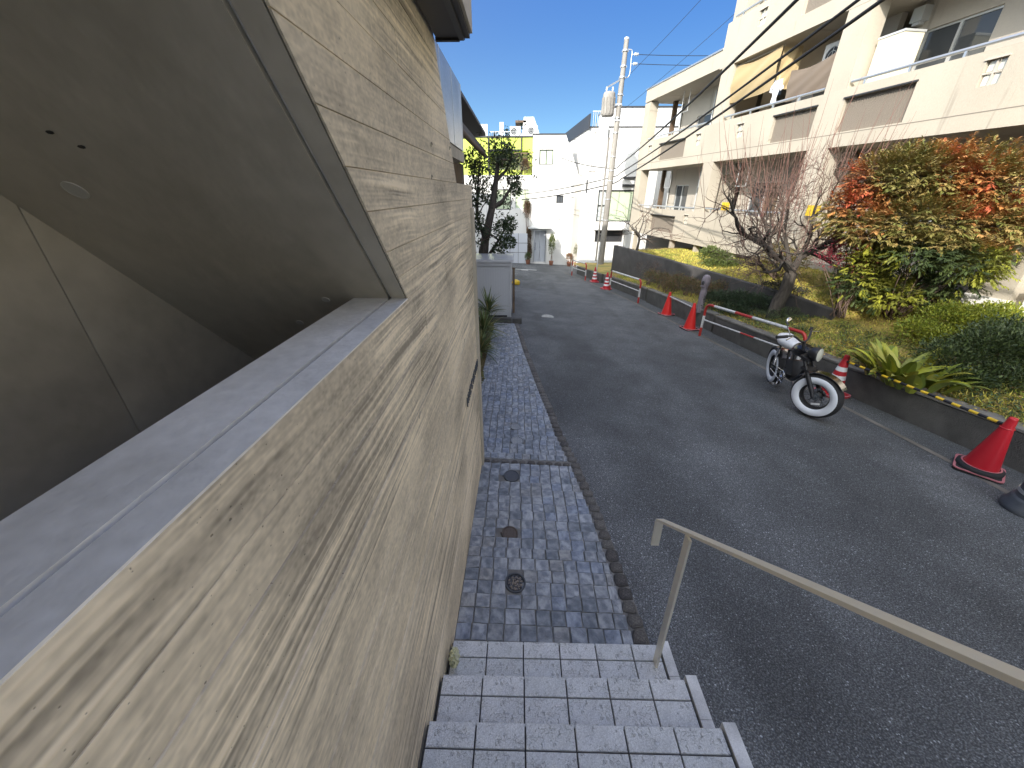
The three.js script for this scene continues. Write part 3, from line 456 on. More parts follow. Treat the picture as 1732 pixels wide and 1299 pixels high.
// ------------------------------------------------------------------ cream block of flats on the right
{
  const A = thing('apartment_block', 'cream plastered block of flats with open balconies and pipe rails', 'building', [6.6, -1.85, -18.2], Math.atan2(-0.98782, 0.15557));
  const oy = 1.85; // part heights below are given relative to the eye
  const b = (s0, s1, y0, y1, z0, z1) => bx(s1 - s0, y1 - y0, z1 - z0, (s0 + s1) / 2, (y0 + y1) / 2 + oy, (z0 + z1) / 2); // z outward
  const E = 32, D = 1.35; // unseen run beside the stairs, lengthened to bounce sunlight onto the concrete wall
  // slabs and beams
  mesh('roof', b(-4.1, 1.6, 3.82, 4.32, -6, 0), M.plaster, A); mesh('roof_coping', b(-4.13, 1.598, 4.32, 4.37, -6, .03), M.alu, A);
  mesh('beam', b(1.6, E, 3.78, 4.1, -6, .0), M.plaster, A);
  // parapets with openings for mesh panels and glass blocks
  const rect = (s0, s1, y0, y1) => [[s0, y0 + oy], [s0, y1 + oy], [s1, y1 + oy], [s1, y0 + oy]];
  const parapet = (s0, s1, y0, y1, panels, blocks, groove) => {
    const holes = [...panels.map(p => rect(p[0], p[1], p[2], p[3])), ...blocks.map(p => rect(p[0] - .15, p[0] + .15, p[1] - .19, p[1] + .19))];
    const g = extr([[s0, y0 + oy], [s1, y0 + oy], [s1, y1 + oy], [s0, y1 + oy]], .13, holes); g.translate(0, 0, -.13);
    const uv = g.attributes.uv; const m = mesh('parapet', g, M.plaster, A);
    for (const p of panels) { const pm = mesh('mesh_panel', b(p[0] + .001, p[1] - .001, p[2] + .001, p[3] - .001, -.10, -.085), M.meshPanel, m); const sl = []; for (let s = p[0] + .06; s < p[1]; s += .055) sl.push(b(s, s + .022, p[2] + .01, p[3] - .01, -.0845, -.076)); mesh('panel_slats', merge(sl), M.meshPanel, pm); mesh('painted_lintel_shadow', b(p[0] - .02, p[1] + .02, p[3], p[3] + .03, -.02, .03), M.dark, pm); }  // dark strip over each panel paints the shadow line along its top
    for (const p of blocks) { const fr = mesh('block_frame', merge([b(p[0] - .17, p[0] + .17, p[1] + .19, p[1] + .215, -.02, .025), b(p[0] - .012, p[0] + .012, p[1] - .19, p[1] + .19, -.06, -.02), b(p[0] - .15, p[0] + .15, p[1] - .012, p[1] + .012, -.062, -.022)]), M.plasterIn, m); for (const sx of [-1, 1]) for (const sy of [-1, 1]) { const g = chamferSlab(.13, .03, .168, .012); g.rotateX(Math.PI / 2); g.translate(p[0] + sx * .079, p[1] + sy * .1 + oy, -.085); mesh('glass_block', g, M.block, fr); } }
    if (groove) mesh('groove_line', b(s0, s1, groove - .012, groove + .004, -.02, .0025), std({ color: C(.2, .18, .15) }), m);
    return m;
  };
  const rail = (s0, s1, y) => { const t = mesh('rail', norm(bar(V(s0, y + oy, -.05), V(s1, y + oy, -.05), .032, 10)), M.alu, A); const l = []; for (let s = s0 + .35; s < s1; s += .95) l.push(b(s - .02, s + .02, y - .13, y - .02, -.07, -.03)); mesh('rail_brackets', merge(l), M.alu, t); };
  // second floor
  mesh('floor_slab', b(-4.1, E, 1.0, 1.16, -6, -.131), M.plaster, A);
  parapet(-4.1, E, 1.0, 2.2, [[-1.98, .18, 1.31, 1.95], [4.87, 6.35, 1.31, 1.97], [7.1, 8.68, 1.31, 1.99]], [[-2.94, 1.8], [1.06, 1.8], [3.43, 1.8], [9.92, 1.86]], 1.28);
  rail(-3.4, 1.7, 2.3); rail(2.4, 6.38, 2.32); rail(7.08, 11.1, 2.32);
  // ground floor
  mesh('floor_slab', b(-4.1, E, -1.84, -1.66, -6, -.131), M.plaster, A);
  parapet(-4.1, 7.0, -1.85, -.66, [[-1.83, .42, -1.6, -.93]], [[-2.9, -1.0], [1.26, -1.0]], -1.64);
  rail(-3.4, 1.9, -.55); rail(2.4, 6.6, -.53);
  // piers, partitions
  for (const s of [[-4.1, -3.55, -1.85, 3.82], [1.75, 2.35, -2.5, 4.0], [6.42, 7.05, -2.5, 4.0], [11.15, 11.75, -2.5, 4.0]]) { mesh('pier', b(s[0], s[1], -1.66, .998, -.42, -.14 + .135), M.plaster, A); mesh('pier', b(s[0], s[1], 1.16, 3.778, -.42, -.005), M.plaster, A); }
  mesh('pier_foot', b(11.15, 11.75, -2.3, -1.66, -.6, .02), M.white, A); mesh('pier_foot', b(11.95, 12.25, -2.3, -1.4, -.5, .02), M.white, A);
  for (const s of [1.85, 6.55, 11.25]) { mesh('partition', b(s + .1, s + .22, -1.66, .6, -D, -.425), M.plaster, A); mesh('partition', b(s + .1, s + .22, 1.16, 3.05, -D, -.425), M.plaster, A); }
  mesh('column', b(-3.5, -3.38, -1.66, .998, -1.3, -1.1), M.brown, A); mesh('column', b(-3.5, -3.38, 1.16, 3.82, -1.3, -1.1), M.brown, A);
  for (const y of [.45, 3.3]) for (const s of [-2.9, -.4]) mesh('drain_pipe', bar(V(s, y - 2 + oy, -1.28), V(s, y + .35 + oy, -1.28), .03, 8), M.frameW, A);
  // recessed back walls with windows
  const back = (s0, s1, y0, y1, wins) => { const g = extr(rect(s0, s1, y0, y1).reverse(), .15, wins.map(w => rect(w[0], w[1], w[2], w[3]))); g.translate(0, 0, -D - .15); const m = mesh('back_wall', g, M.plasterIn, A); for (const w of wins) { const f = mesh('window', merge([b(w[0], w[1], w[2], w[2] + .04, -D - .11, -D - .05), b(w[0], w[1], w[3] - .04, w[3], -D - .11, -D - .05), b(w[0], w[0] + .04, w[2] + .04, w[3] - .04, -D - .11, -D - .05), b(w[1] - .04, w[1], w[2] + .04, w[3] - .04, -D - .11, -D - .05), b((w[0] + w[1]) / 2 - .025, (w[0] + w[1]) / 2 + .025, w[2] + .04, w[3] - .04, -D - .1, -D - .04)]), M.frameW, A); const md = (w[0] + w[1]) / 2; mesh('pane', b(w[0] + .04, md - .025, w[2] + .04, w[3] - .04, -D - .09, -D - .08), M.glass, f); mesh('pane', b(md + .025, w[1] - .04, w[2] + .04, w[3] - .04, -D - .09, -D - .08), w[4] || M.glass, f); } };
  back(-2.9, 1.75, 1.16, 3.82, [[-1.6, .4, 2.05, 2.95]]); back(2.3, 6.5, 1.16, 3.78, [[2.8, 5.0, 1.4, 3.2]]); back(7.0, 11.15, 1.16, 3.78, [[7.2, 8.6, 2.3, 3.24], [9.3, 10.9, 1.3, 3.2]]); back(11.7, E, 1.16, 3.78, [[12.5, 14.5, 1.4, 3.2], [18, 20, 1.4, 3.2], [24, 26, 1.4, 3.2]]);
  back(-2.9, 1.75, -1.66, 1.0, [[-2.4, -1.25, -1.5, .33]]); back(2.3, 6.5, -1.66, 1.0, [[2.9, 4.3, -1.5, .35, M.brown]]); back(7.0, 11.15, -1.66, 1.0, [[8, 10, -1.4, .4]]); back(11.7, E, -1.66, 1.0, []);
  mesh('end_wall', b(-4.1, -4.0, -1.66, 3.82, -6, -1.9), M.plaster, A); mesh('rear_wall', b(-4.1, E, -2.4, 4.3, -6.2, -6.001), M.plaster, A); mesh('crawl_shade_block', b(-3.9, E, -3.4, -1.84, -6, -1.0), M.dark, A);  // lowest block is near black: the crawl space shade is in its colour
  for (const s of [-3.6, .2, 2.1, 4.4, 6.7]) mesh('support_post', b(s - .09, s + .09, -3.2, -1.85, -.3, -.12), M.plaster, A);
  // third floor, set on the nearer half only
  parapet(1.6, E, 4.1, 4.98, [[4.9, 6.4, 4.15, 4.8]], [[3.3, 4.62]], 0); rail(1.9, 6.4, 5.08); rail(7.1, 11, 5.08);
  for (const s of [[1.6, 2.2], [6.42, 7.05], [11.15, 11.75]]) mesh('pier', b(s[0], s[1], 4.1, 6.6, -.55, -.132), M.plaster, A);
  back(1.7, 6.45, 4.1, 6.6, [[3.0, 5.6, 4.3, 6.2]]); back(7.0, E, 4.1, 6.6, [[8, 10.5, 4.3, 6.2]]); mesh('roof', b(1.6, E, 6.6, 7.2, -6, 0), M.plaster, A); mesh('end_wall', b(1.6, 1.72, 4.1, 6.6, -6, -.551), M.plaster, A);
  // clothes poles hanging in the balconies, lamp box
  for (const [s, y] of [[-1.9, .95], [.9, .95], [-1.5, 3.8], [1.0, 3.8], [3.2, .95]]) mesh('pole_hanger', merge([bar(V(s, y + oy, -.5), V(s, y - .75 + oy, -.5), .012, 6), bar(V(s + .5, y + oy, -.5), V(s + .5, y - .75 + oy, -.5), .012, 6), bar(V(s, y - .75 + oy, -.5), V(s + .5, y - .75 + oy, -.5), .012, 6)]), M.frameW, A);
  mesh('wall_lamp', merge([b(6.95, 7.2, 3.42, 3.68, -D, -D + .2), b(7.0, 7.15, 3.36, 3.419, -D + .03, -D + .17)]), M.frameW, A);
  // things on the balconies
  const W = (s, y, z) => V(s, y + oy, z).applyAxisAngle(V(0, 1, 0), A.rotation.y).add(A.position);
  const on = (name, label, cat, s, y, z) => { const q = W(s, y, z); return thing(name, label, cat, [q.x, q.y, q.z], A.rotation.y); };
  const cloth = (w, h, sagX, sagZ, top, seed) => { const g = new THREE.PlaneGeometry(w, h, 24, 16), p = g.attributes.position, r = RNG(seed), a = r() * 9; for (let i = 0; i < p.count; i++) { const u = p.getX(i) / w + .5, v = .5 - p.getY(i) / h; p.setXYZ(i, p.getX(i), p.getY(i) - Math.sin(u * Math.PI) * sagX * (1 - v * .6) + top * (u - .5), Math.sin(u * 9 + a + v * 3) * .02 + Math.sin(v * 3) * sagZ + Math.sin((u + v) * 14 + a) * .012); } g.computeVertexNormals(); return norm(g); };
  { const t = on('sun_shade', 'tan canvas sun shade hung across the balcony above the grey rail', 'sun shade', 3.35, 3.22, -.16); mesh('canvas', cloth(1.95, 1.0, .08, .08, .02, 3), M.clothTan, t); mesh('return_canvas', xf(cloth(.5, .98, .02, .02, 0, 4), 1.0, 0, -.3, 0, 1.2, 0), M.clothTan, t); mesh('cord', bar(V(-1, .5, -.02), V(1.0, .5, -.02), .008, 6), M.frameW, t); }
  { const t = on('balcony_net', 'dark brown netting tied along the balcony rail next to the tan shade', 'net', 5.62, 2.72, -.2); mesh('netting', cloth(1.5, .72, .1, .04, .1, 8), M.clothGrey, t); }
  { const t = on('air_conditioner', 'white air conditioner hung high on the balcony behind the brown netting', 'air conditioner', 5.55, 3.2, -.9); acUnit(t); }
  { const t = on('laundry', 'white shirt drying on a hanger at the balcony rail', 'laundry', 4.52, 2.62, -.12); mesh('hanger', merge([bar(V(-.16, .28, 0), V(.16, .28, 0), .006, 6), bar(V(0, .28, 0), V(0, .38, 0), .005, 6)]), M.frameW, t); mesh('shirt', merge([cloth(.26, .6, .01, .02, 0, 12).translate(0, -.02, 0), cloth(.1, .25, 0, .02, 0, 13).rotateZ(.4).translate(.17, .13, 0), cloth(.1, .25, 0, .02, 0, 14).rotateZ(-.4).translate(-.17, .13, 0)]), std({ color: C(.75, .75, .76), side: THREE.DoubleSide }), t); }
  { const t = on('balcony_locker', 'cream storage cabinet standing on the balcony beside the white window', 'cabinet', 7.45, 2.15, -.55); mesh('body', bx(.55, 1.8, .5, 0, 0, 0), std({ color: C(.72, .68, .52) }), t); mesh('lid', bx(.58, .04, .53, 0, .92, 0), M.frameW, t); }
  const sg = (s, y, l) => { const t = on('yellow_sign', l, 'sign', s, y, .06); mesh('plate', extr([[-.2, -.12], [.2, -.12], [.2, .12], [-.2, .12]], .01), M.yellow, t); mesh('rim', merge([bx(.41, .012, .014, 0, .12, .005), bx(.41, .012, .014, 0, -.12, .005)]), M.yellow, t); };
  sg(3.7, -.42, 'small yellow notice plate on the ground floor rail beside the white pier'); sg(7.3, -.42, 'small yellow notice plate behind the bare plum tree branches');
}
function acUnit(t, k = 1) { mesh('casing', merge([bx(.78 * k, .62 * k, .28 * k, 0, 0, 0), bx(.06, .04, .26, -.3 * k, -.33 * k, 0), bx(.06, .04, .26, .3 * k, -.33 * k, 0)]), M.white, t); const f = mesh('fan_grille', merge([norm(xf(new THREE.TorusGeometry(.22 * k, .012, 6, 28), -.1 * k, 0, .145 * k)), norm(xf(new THREE.TorusGeometry(.13 * k, .008, 6, 24), -.1 * k, 0, .145 * k)), bx(.44 * k, .012, .01, -.1 * k, 0, .147 * k), bx(.012, .44 * k, .01, -.1 * k, 0, .147 * k)]), M.frameW, t); mesh('painted_fan_shade', norm(xf(new THREE.CircleGeometry(.21 * k, 28), -.1 * k, 0, .1415 * k)), M.dark, f); }  // flat dark disc paints the shade behind the fan grille

// ------------------------------------------------------------------ white houses across the junction
{
  const B = thing('white_house', 'white rendered house with lime green top storey and grey front door', 'building', [0, -4.6, -27]); const oy = 4.6;
  const b = (x0, x1, y0, y1, z0, z1) => bx(x1 - x0, y1 - y0, z1 - z0, (x0 + x1) / 2, (y0 + y1) / 2 + oy, (z0 + z1) / 2 );
  const hole = (x0, x1, y0, y1) => [[x0, y0 + oy], [x0, y1 + oy], [x1, y1 + oy], [x1, y0 + oy]];
  const wins = [[1.15, 2.02, 1.55, 2.36], [2.33, 2.79, -.6, -.15]];
  const g = extr([[.76, 0], [3.74, 0], [3.6, 1.11 + oy], [2.73, 3.11 + oy], [.76, 3.11 + oy]], 7, [hole(.95, 1.75, -4.25, -2.25), ...wins.map(w => hole(...w))]); g.translate(0, 0, -7); mesh('wall', g, M.white, B);
  mesh('wall_coping', b(.72, 2.74, 3.11, 3.18, -6, .03), M.dark, B);
  const win = (x0, x1, y0, y1, mat, z = 0, fm = M.dark) => { const f = mesh('window', merge([b(x0, x1, y0, y0 + .05, z - .12, z - .05), b(x0, x1, y1 - .05, y1, z - .12, z - .05), b(x0, x0 + .05, y0 + .05, y1 - .05, z - .12, z - .05), b(x1 - .05, x1, y0 + .05, y1 - .05, z - .12, z - .05), b((x0 + x1) / 2 - .02, (x0 + x1) / 2 + .02, y0 + .05, y1 - .05, z - .11, z - .06)]), fm, B); mesh('pane', b(x0 + .05, x1 - .05, y0 + .05, y1 - .05, z - .1, z - .085), mat, f); };
  win(...wins[0], M.glassG); win(...wins[1], M.glass);
  // left wing, set back a little
  const gl = extr([[-8, 0], [.755, 0], [.755, 1.0 + oy], [-8, 1.0 + oy]], 6, [hole(-1.6, -.6, -1.0, .2), hole(-.35, .62, -.95, .2)]); gl.translate(0, 0, -6.3); mesh('wall', gl, M.white, B);
  win(-1.6, -.6, -1.0, .2, M.glassG, -.3); win(-.35, .62, -.95, .2, M.glassG, -.3, M.frameW);
  const gt = extr([[-8, 1.0 + oy], [.755, 1.0 + oy], [.755, 3.05 + oy], [-8, 3.05 + oy]], 5.5, [hole(-1.9, .5, 1.3, 2.35)]); gt.translate(0, 0, -6.1); mesh('green_storey', gt, M.lime, B);
  mesh('roof_edge', b(-8, .76, 3.05, 3.13, -6, -.55), M.dark, B); mesh('balcony_back', b(-1.95, .55, 1.25, 2.4, -2.2, -2.1), M.white, B);
  mesh('awning_edge', b(-1.95, .0, 2.32, 2.4, -.6, -.3), M.dark, B);
  const bl = []; for (let x = -.3; x < .7; x += .11) bl.push(b(x, x + .02, 1.1, 2.2, -.3, -.28)); mesh('balcony_rail', merge([...bl, b(-.4, .74, 2.16, 2.22, -.32, -.27)]), M.brown, B);
  mesh('downpipe', b(-2.05, -1.97, -1, 3.05, -.58, -.5), M.dark, B); mesh('downpipe', b(-.0, .07, 1.0, 3.05, -.58, -.5), M.dark, B);
  const dr = mesh('door', merge([b(.98, 1.34, -4.3, -2.28, -.12, -.06), b(1.36, 1.72, -4.3, -2.28, -.12, -.06)]), std({ color: C(.42, .45, .50), roughness: .5 }), B); mesh('door_frame', merge([b(.88, .95, -4.3, -2.18, -.1, .03), b(1.75, 1.82, -4.3, -2.18, -.1, .03), b(.95, 1.75, -2.25, -2.18, -.1, .03)]), M.frameW, dr); mesh('handle', b(1.02, 1.06, -3.5, -3.0, -.06, -.02), M.chrome, dr);
  mesh('canopy', b(.55, 2.0, -2.1, -2.02, 0, .55), M.frameW, B);
  mesh('vent', cyl(.09, .09, .06, 2.55, -1.5 + oy, .03, 18, Math.PI / 2), M.frameW, B); mesh('pipe', merge([b(3.25, 3.3, -.2, .4, .02, .06), b(3.2, 3.5, -.25, -.2, .02, .06), b(3.2, 3.36, .4, .55, .0, .12)]), M.frameW, B);
  const pt = mesh('garden_gate', b(-1.2, .5, -4.4, -2.4, .3, .34), std({ color: C(.60, .63, .68) }), B); const pl = []; for (const x of [-.66, -.1]) pl.push(b(x - .01, x + .01, -4.4, -2.4, .341, .35)); for (const y of [-3.0, -3.6]) pl.push(b(-1.2, .5, y - .01, y + .01, .341, .351)); mesh('gate_joints', merge(pl), M.dark, pt);
  // penthouse and roof units
  const ph = extr([[0, 0], [1.35, 0], [.82, 1.25], [.2, 1.25]], 3); ph.translate(.0, 3.05 + oy, -5); mesh('penthouse', ph, M.white, B); mesh('penthouse_roof', b(-.35, .35, 4.0, 4.12, -3.6, -2), M.brown, B);
  const pr = []; for (let x = -2; x < -.7; x += .12) pr.push(b(x, x + .025, 3.1, 3.45, -1.5, -1.47)); mesh('roof_rail', merge([...pr, b(-2, -.7, 3.43, 3.47, -1.5, -1.47)]), M.white, B); mesh('roof_pipe', b(-1.35, -1.1, 3.1, 4.0, -2, -1.8), M.white, B);
  for (const [x, y, z, l] of [[-2.44, 3.43, -27.8, 'white air conditioner on the lime green roof edge by the downpipe'], [-.34, 3.37, -27.8, 'white air conditioner on the flat roof left of the penthouse'], [.72, 3.45, -28.2, 'white air conditioner close in front of the sloped penthouse wall']]) { const t = thing('air_conditioner', l, 'air conditioner', [x, y, z]); acUnit(t, x < -2 ? 1 : .85); }
}
{
  const B = thing('corner_house', 'white house with black roof fascia and roof terrace railing behind the pole', 'building', [3.86, -4.6, -25.5]); const oy = 4.6, ox = 3.86;
  const b = (x0, x1, y0, y1, z0, z1) => bx(x1 - x0, y1 - y0, z1 - z0, (x0 + x1) / 2 - ox, (y0 + y1) / 2 + oy, (z0 + z1) / 2);
  const hole = (x0, x1, y0, y1) => [[x0 - ox, y0 + oy], [x0 - ox, y1 + oy], [x1 - ox, y1 + oy], [x1 - ox, y0 + oy]];
  const g = extr([[0, 0], [6.2, 0], [6.2, 3.27 + oy], [0, 3.27 + oy]], .2, [hole(4.72, 6.88, -1.6, .15), hole(4.75, 6.5, -2.8, -2.05)]); g.translate(0, 0, -.2); mesh('wall', g, M.white, B);
  // left flank runs back and slightly in
  const fl = new THREE.BoxGeometry(.2, 7.87, 7.6); fl.translate(.1, 7.87 / 2, -4.0); fl.rotateY(.07); mesh('flank_wall', norm(fl), M.white, B);
  const fs = new THREE.BoxGeometry(.06, .7, 7.9); fs.translate(-.03, 3.27 + oy + .28, -3.75); fs.rotateY(.07); mesh('fascia', norm(fs), M.dark, B);
  mesh('wall_coping', b(3.86, 10, 3.27, 3.33, -.25, .03), M.dark, B);
  const rl = []; for (let x = 4.05; x < 9.5; x += .115) rl.push(b(x, x + .025, 3.33, 4.02, -.08, -.05)); mesh('terrace_railing', merge([...rl, b(4.0, 9.5, 4.02, 4.06, -.09, -.04)]), M.frameW, B);
  mesh('stair_house', b(5.2, 10, 3.3, 4.55, -5, -2.2), M.white, B); mesh('stair_house_coping', b(5.15, 10, 4.55, 4.62, -5, -2.15), M.dark, B);
  const f = mesh('window', merge([b(4.72, 6.88, .09, .15, -.14, -.04), b(4.72, 6.88, -1.6, -1.54, -.14, -.04), b(4.72, 4.78, -1.54, .09, -.14, -.04), b(6.82, 6.88, -1.54, .09, -.14, -.04), b(5.22, 5.3, -1.54, .09, -.13, -.03), b(4.78, 5.22, -.72, -.66, -.13, -.03)]), M.dark, B); mesh('pane', b(5.3, 6.82, -1.54, .09, -.11, -.1), M.glassG, f); mesh('pane', b(4.78, 5.22, -1.54, .09, -.11, -.1), std({ color: C(.5, .55, .55), roughness: .1 }), f);
  const gr = mesh('garage_dark_sheet', b(4.75, 6.5, -2.8, -2.05, -.19, -.15), M.dark, B); mesh('canopy', b(4.6, 6.6, -2.05, -1.98, 0, .5), M.white, B);  // near-black sheet closes the garage hole, painted for its unlit inside
  for (const [x, y] of [[6.1, .75], [6.1, .35]]) mesh('vent_hood', b(x, x + .7, y, y + .1, 0, .16), M.dark, B); mesh('wall_pipe', bar(V(1.15, 6.0, .06), V(1.1, 7.8, .06), .03, 8), M.dark, B); mesh('wall_pipe', bar(V(.1, 4.6, .06), V(.1, 5.3, .06), .03, 8), M.dark, B);
  for (let y = 1; y < 3; y += 1.2) mesh('panel_joint', b(3.865, 10, y, y + .012, 0, .003), M.frameW, B);
  mesh('gap_panel', b(3.4, 3.93, -4.6, 1.0, -.9, -.8), std({ color: C(.46, .44, .40), map: rep(plasterMap, .2, .2) }), B);  // thin grey panel filling the gap between the two houses
}

// ------------------------------------------------------------------ neighbours on the left, shed
{
  const H = thing('metal_clad_house', 'old brown house with dark eave and ribbed silver fascia above the wall', 'building', [-2.5, -3, -8]); const o = H.position, at = g => g.translate(-o.x, -o.y, -o.z);
  mesh('wall', at(bx(4.5, 3.9, 7.6, -3.75, -1.3, -7.6)), M.brown, H);
  const fas = mesh('metal_fascia', at(bx(.06, .84, 3.7, -.93, 1.0, -5.1)), M.metalPanel, H);
  for (let z = -3.6; z > -6.9; z -= .82) mesh('seam', at(bx(.006, .84, .02, -.898, 1.0, z)), M.alu, fas);
  mesh('fascia_beam', at(bx(.3, .14, 3.9, -1.06, .5, -5.1)), M.conc, H);
  mesh('eave', at(merge([bx(3.6, .07, 5.2, -2.75, 1.22, -9.7, 0, 0, .12), bx(.05, .14, 5.2, -1.0, .98, -9.7)])), M.roofTile, H); mesh('eave_gutter', at(bar(V(-.97, .9, -7.1), V(-.97, .9, -12.3), .05, 8)), M.brown, H);
  mesh('shade_block', at(bx(5, 5.2, 10.2, -5.0, 3.15, -5.3)), M.metalPanel, H);  // last block is unseen, added and sized to shade the retaining wall
  const C2 = thing('shade_caster_house', 'plain grey unseen house added to shade the white house', 'building', [-6.5, -4, -18]); mesh('wall', bx(6, 6.2, 11, 0, 3.0, .2), M.plasterIn, C2); mesh('roof', bx(6.4, .25, 11.4, 0, 6.22, .2), M.roofTile, C2);  // unseen mass, placed and sized to cast the shadow across the white house
}
{ // ribbed shed at the paving end
  const x0 = -.93, x1 = -.22, z0 = -9.72, zb = -10.9, y0 = gy(-.5, -9.7), y1 = -1.56; const t = thing('storage_shed', 'pale blue grey ribbed steel storage shed at the end of the paving', 'shed', [(x0 + x1) / 2, y0, z0 - .5]); const o = t.position, at = g => g.translate(-o.x, -o.y, -o.z);
  mesh('body', at(bx(x1 - x0 + .3, y1 - y0 - .06, z0 - zb, (x0 + x1) / 2 - .15, (y0 + y1) / 2 + .03, (z0 + zb) / 2)), M.shed, t);
  const ribs = []; for (let x = x0; x < x1 - .05; x += .062) ribs.push(bx(.03, y1 - y0 - .3, .012, x + .03, (y0 + y1) / 2 + .02, z0 + .006)); mesh('rib_panel', at(merge(ribs)), M.shed, t);
  mesh('corner_post', at(bx(.035, y1 - y0, .03, x1 - .01, (y0 + y1) / 2, z0 + .02)), M.shed, t);
  mesh('top_rail', at(bx(x1 - x0 + .33, .09, .03, (x0 + x1) / 2 - .14, y1 - .02, z0 + .025)), M.shed, t); mesh('painted_base_shade', at(bx(x1 - x0 - .1, .09, .02, (x0 + x1) / 2 - .05, y0 + .06, z0 + .01)), M.dark, t);  // near-black strip at the foot paints the shade under the shed
  mesh('roof', at(bx(x1 - x0 + .4, .035, z0 - zb + .12, (x0 + x1) / 2 - .14, y1 + .05, (z0 + zb) / 2, -.03, 0, 0)), M.shedTop, t); mesh('roof_trim', at(merge([bx(x1 - x0 + .41, .05, .02, (x0 + x1) / 2 - .14, y1 + .045, z0 + .065), bx(.02, .05, z0 - zb + .1, x1 + .06, y1 + .045, (z0 + zb) / 2)])), M.shed, t);
  const b2 = tag(mesh('rusty_post', xf(merge([bx(.06, 1.25, .06, 0, .62, 0), bx(.09, .03, .09, 0, 1.26, 0), bx(.05, .12, .08, .01, .45, .04)]), 0, 0, 0), M.brown, scene), 'short rusty brown post standing at the shed corner', 'post'); b2.position.set(-.16, gy(0, -10.7), -10.6);
}
{ const g = new THREE.SphereGeometry(.16, 20, 12), p = g.attributes.position; for (let i = 0; i < p.count; i++) { const x = p.getX(i), y = p.getY(i), z = p.getZ(i), k = 1 + .12 * Math.sin(x * 30 + z * 22) * Math.cos(y * 25); p.setXYZ(i, x * 1.1 * k, Math.max(-.09, y * .75 * k), z * k); } g.computeVertexNormals(); const m = tag(mesh('yellow_sack', norm(g), M.yellow, scene), 'yellow sack lying on the lane edge beyond the shed', 'sack'); m.position.set(-.14, gy(-.14, -16.3) + .09, -16.3); }

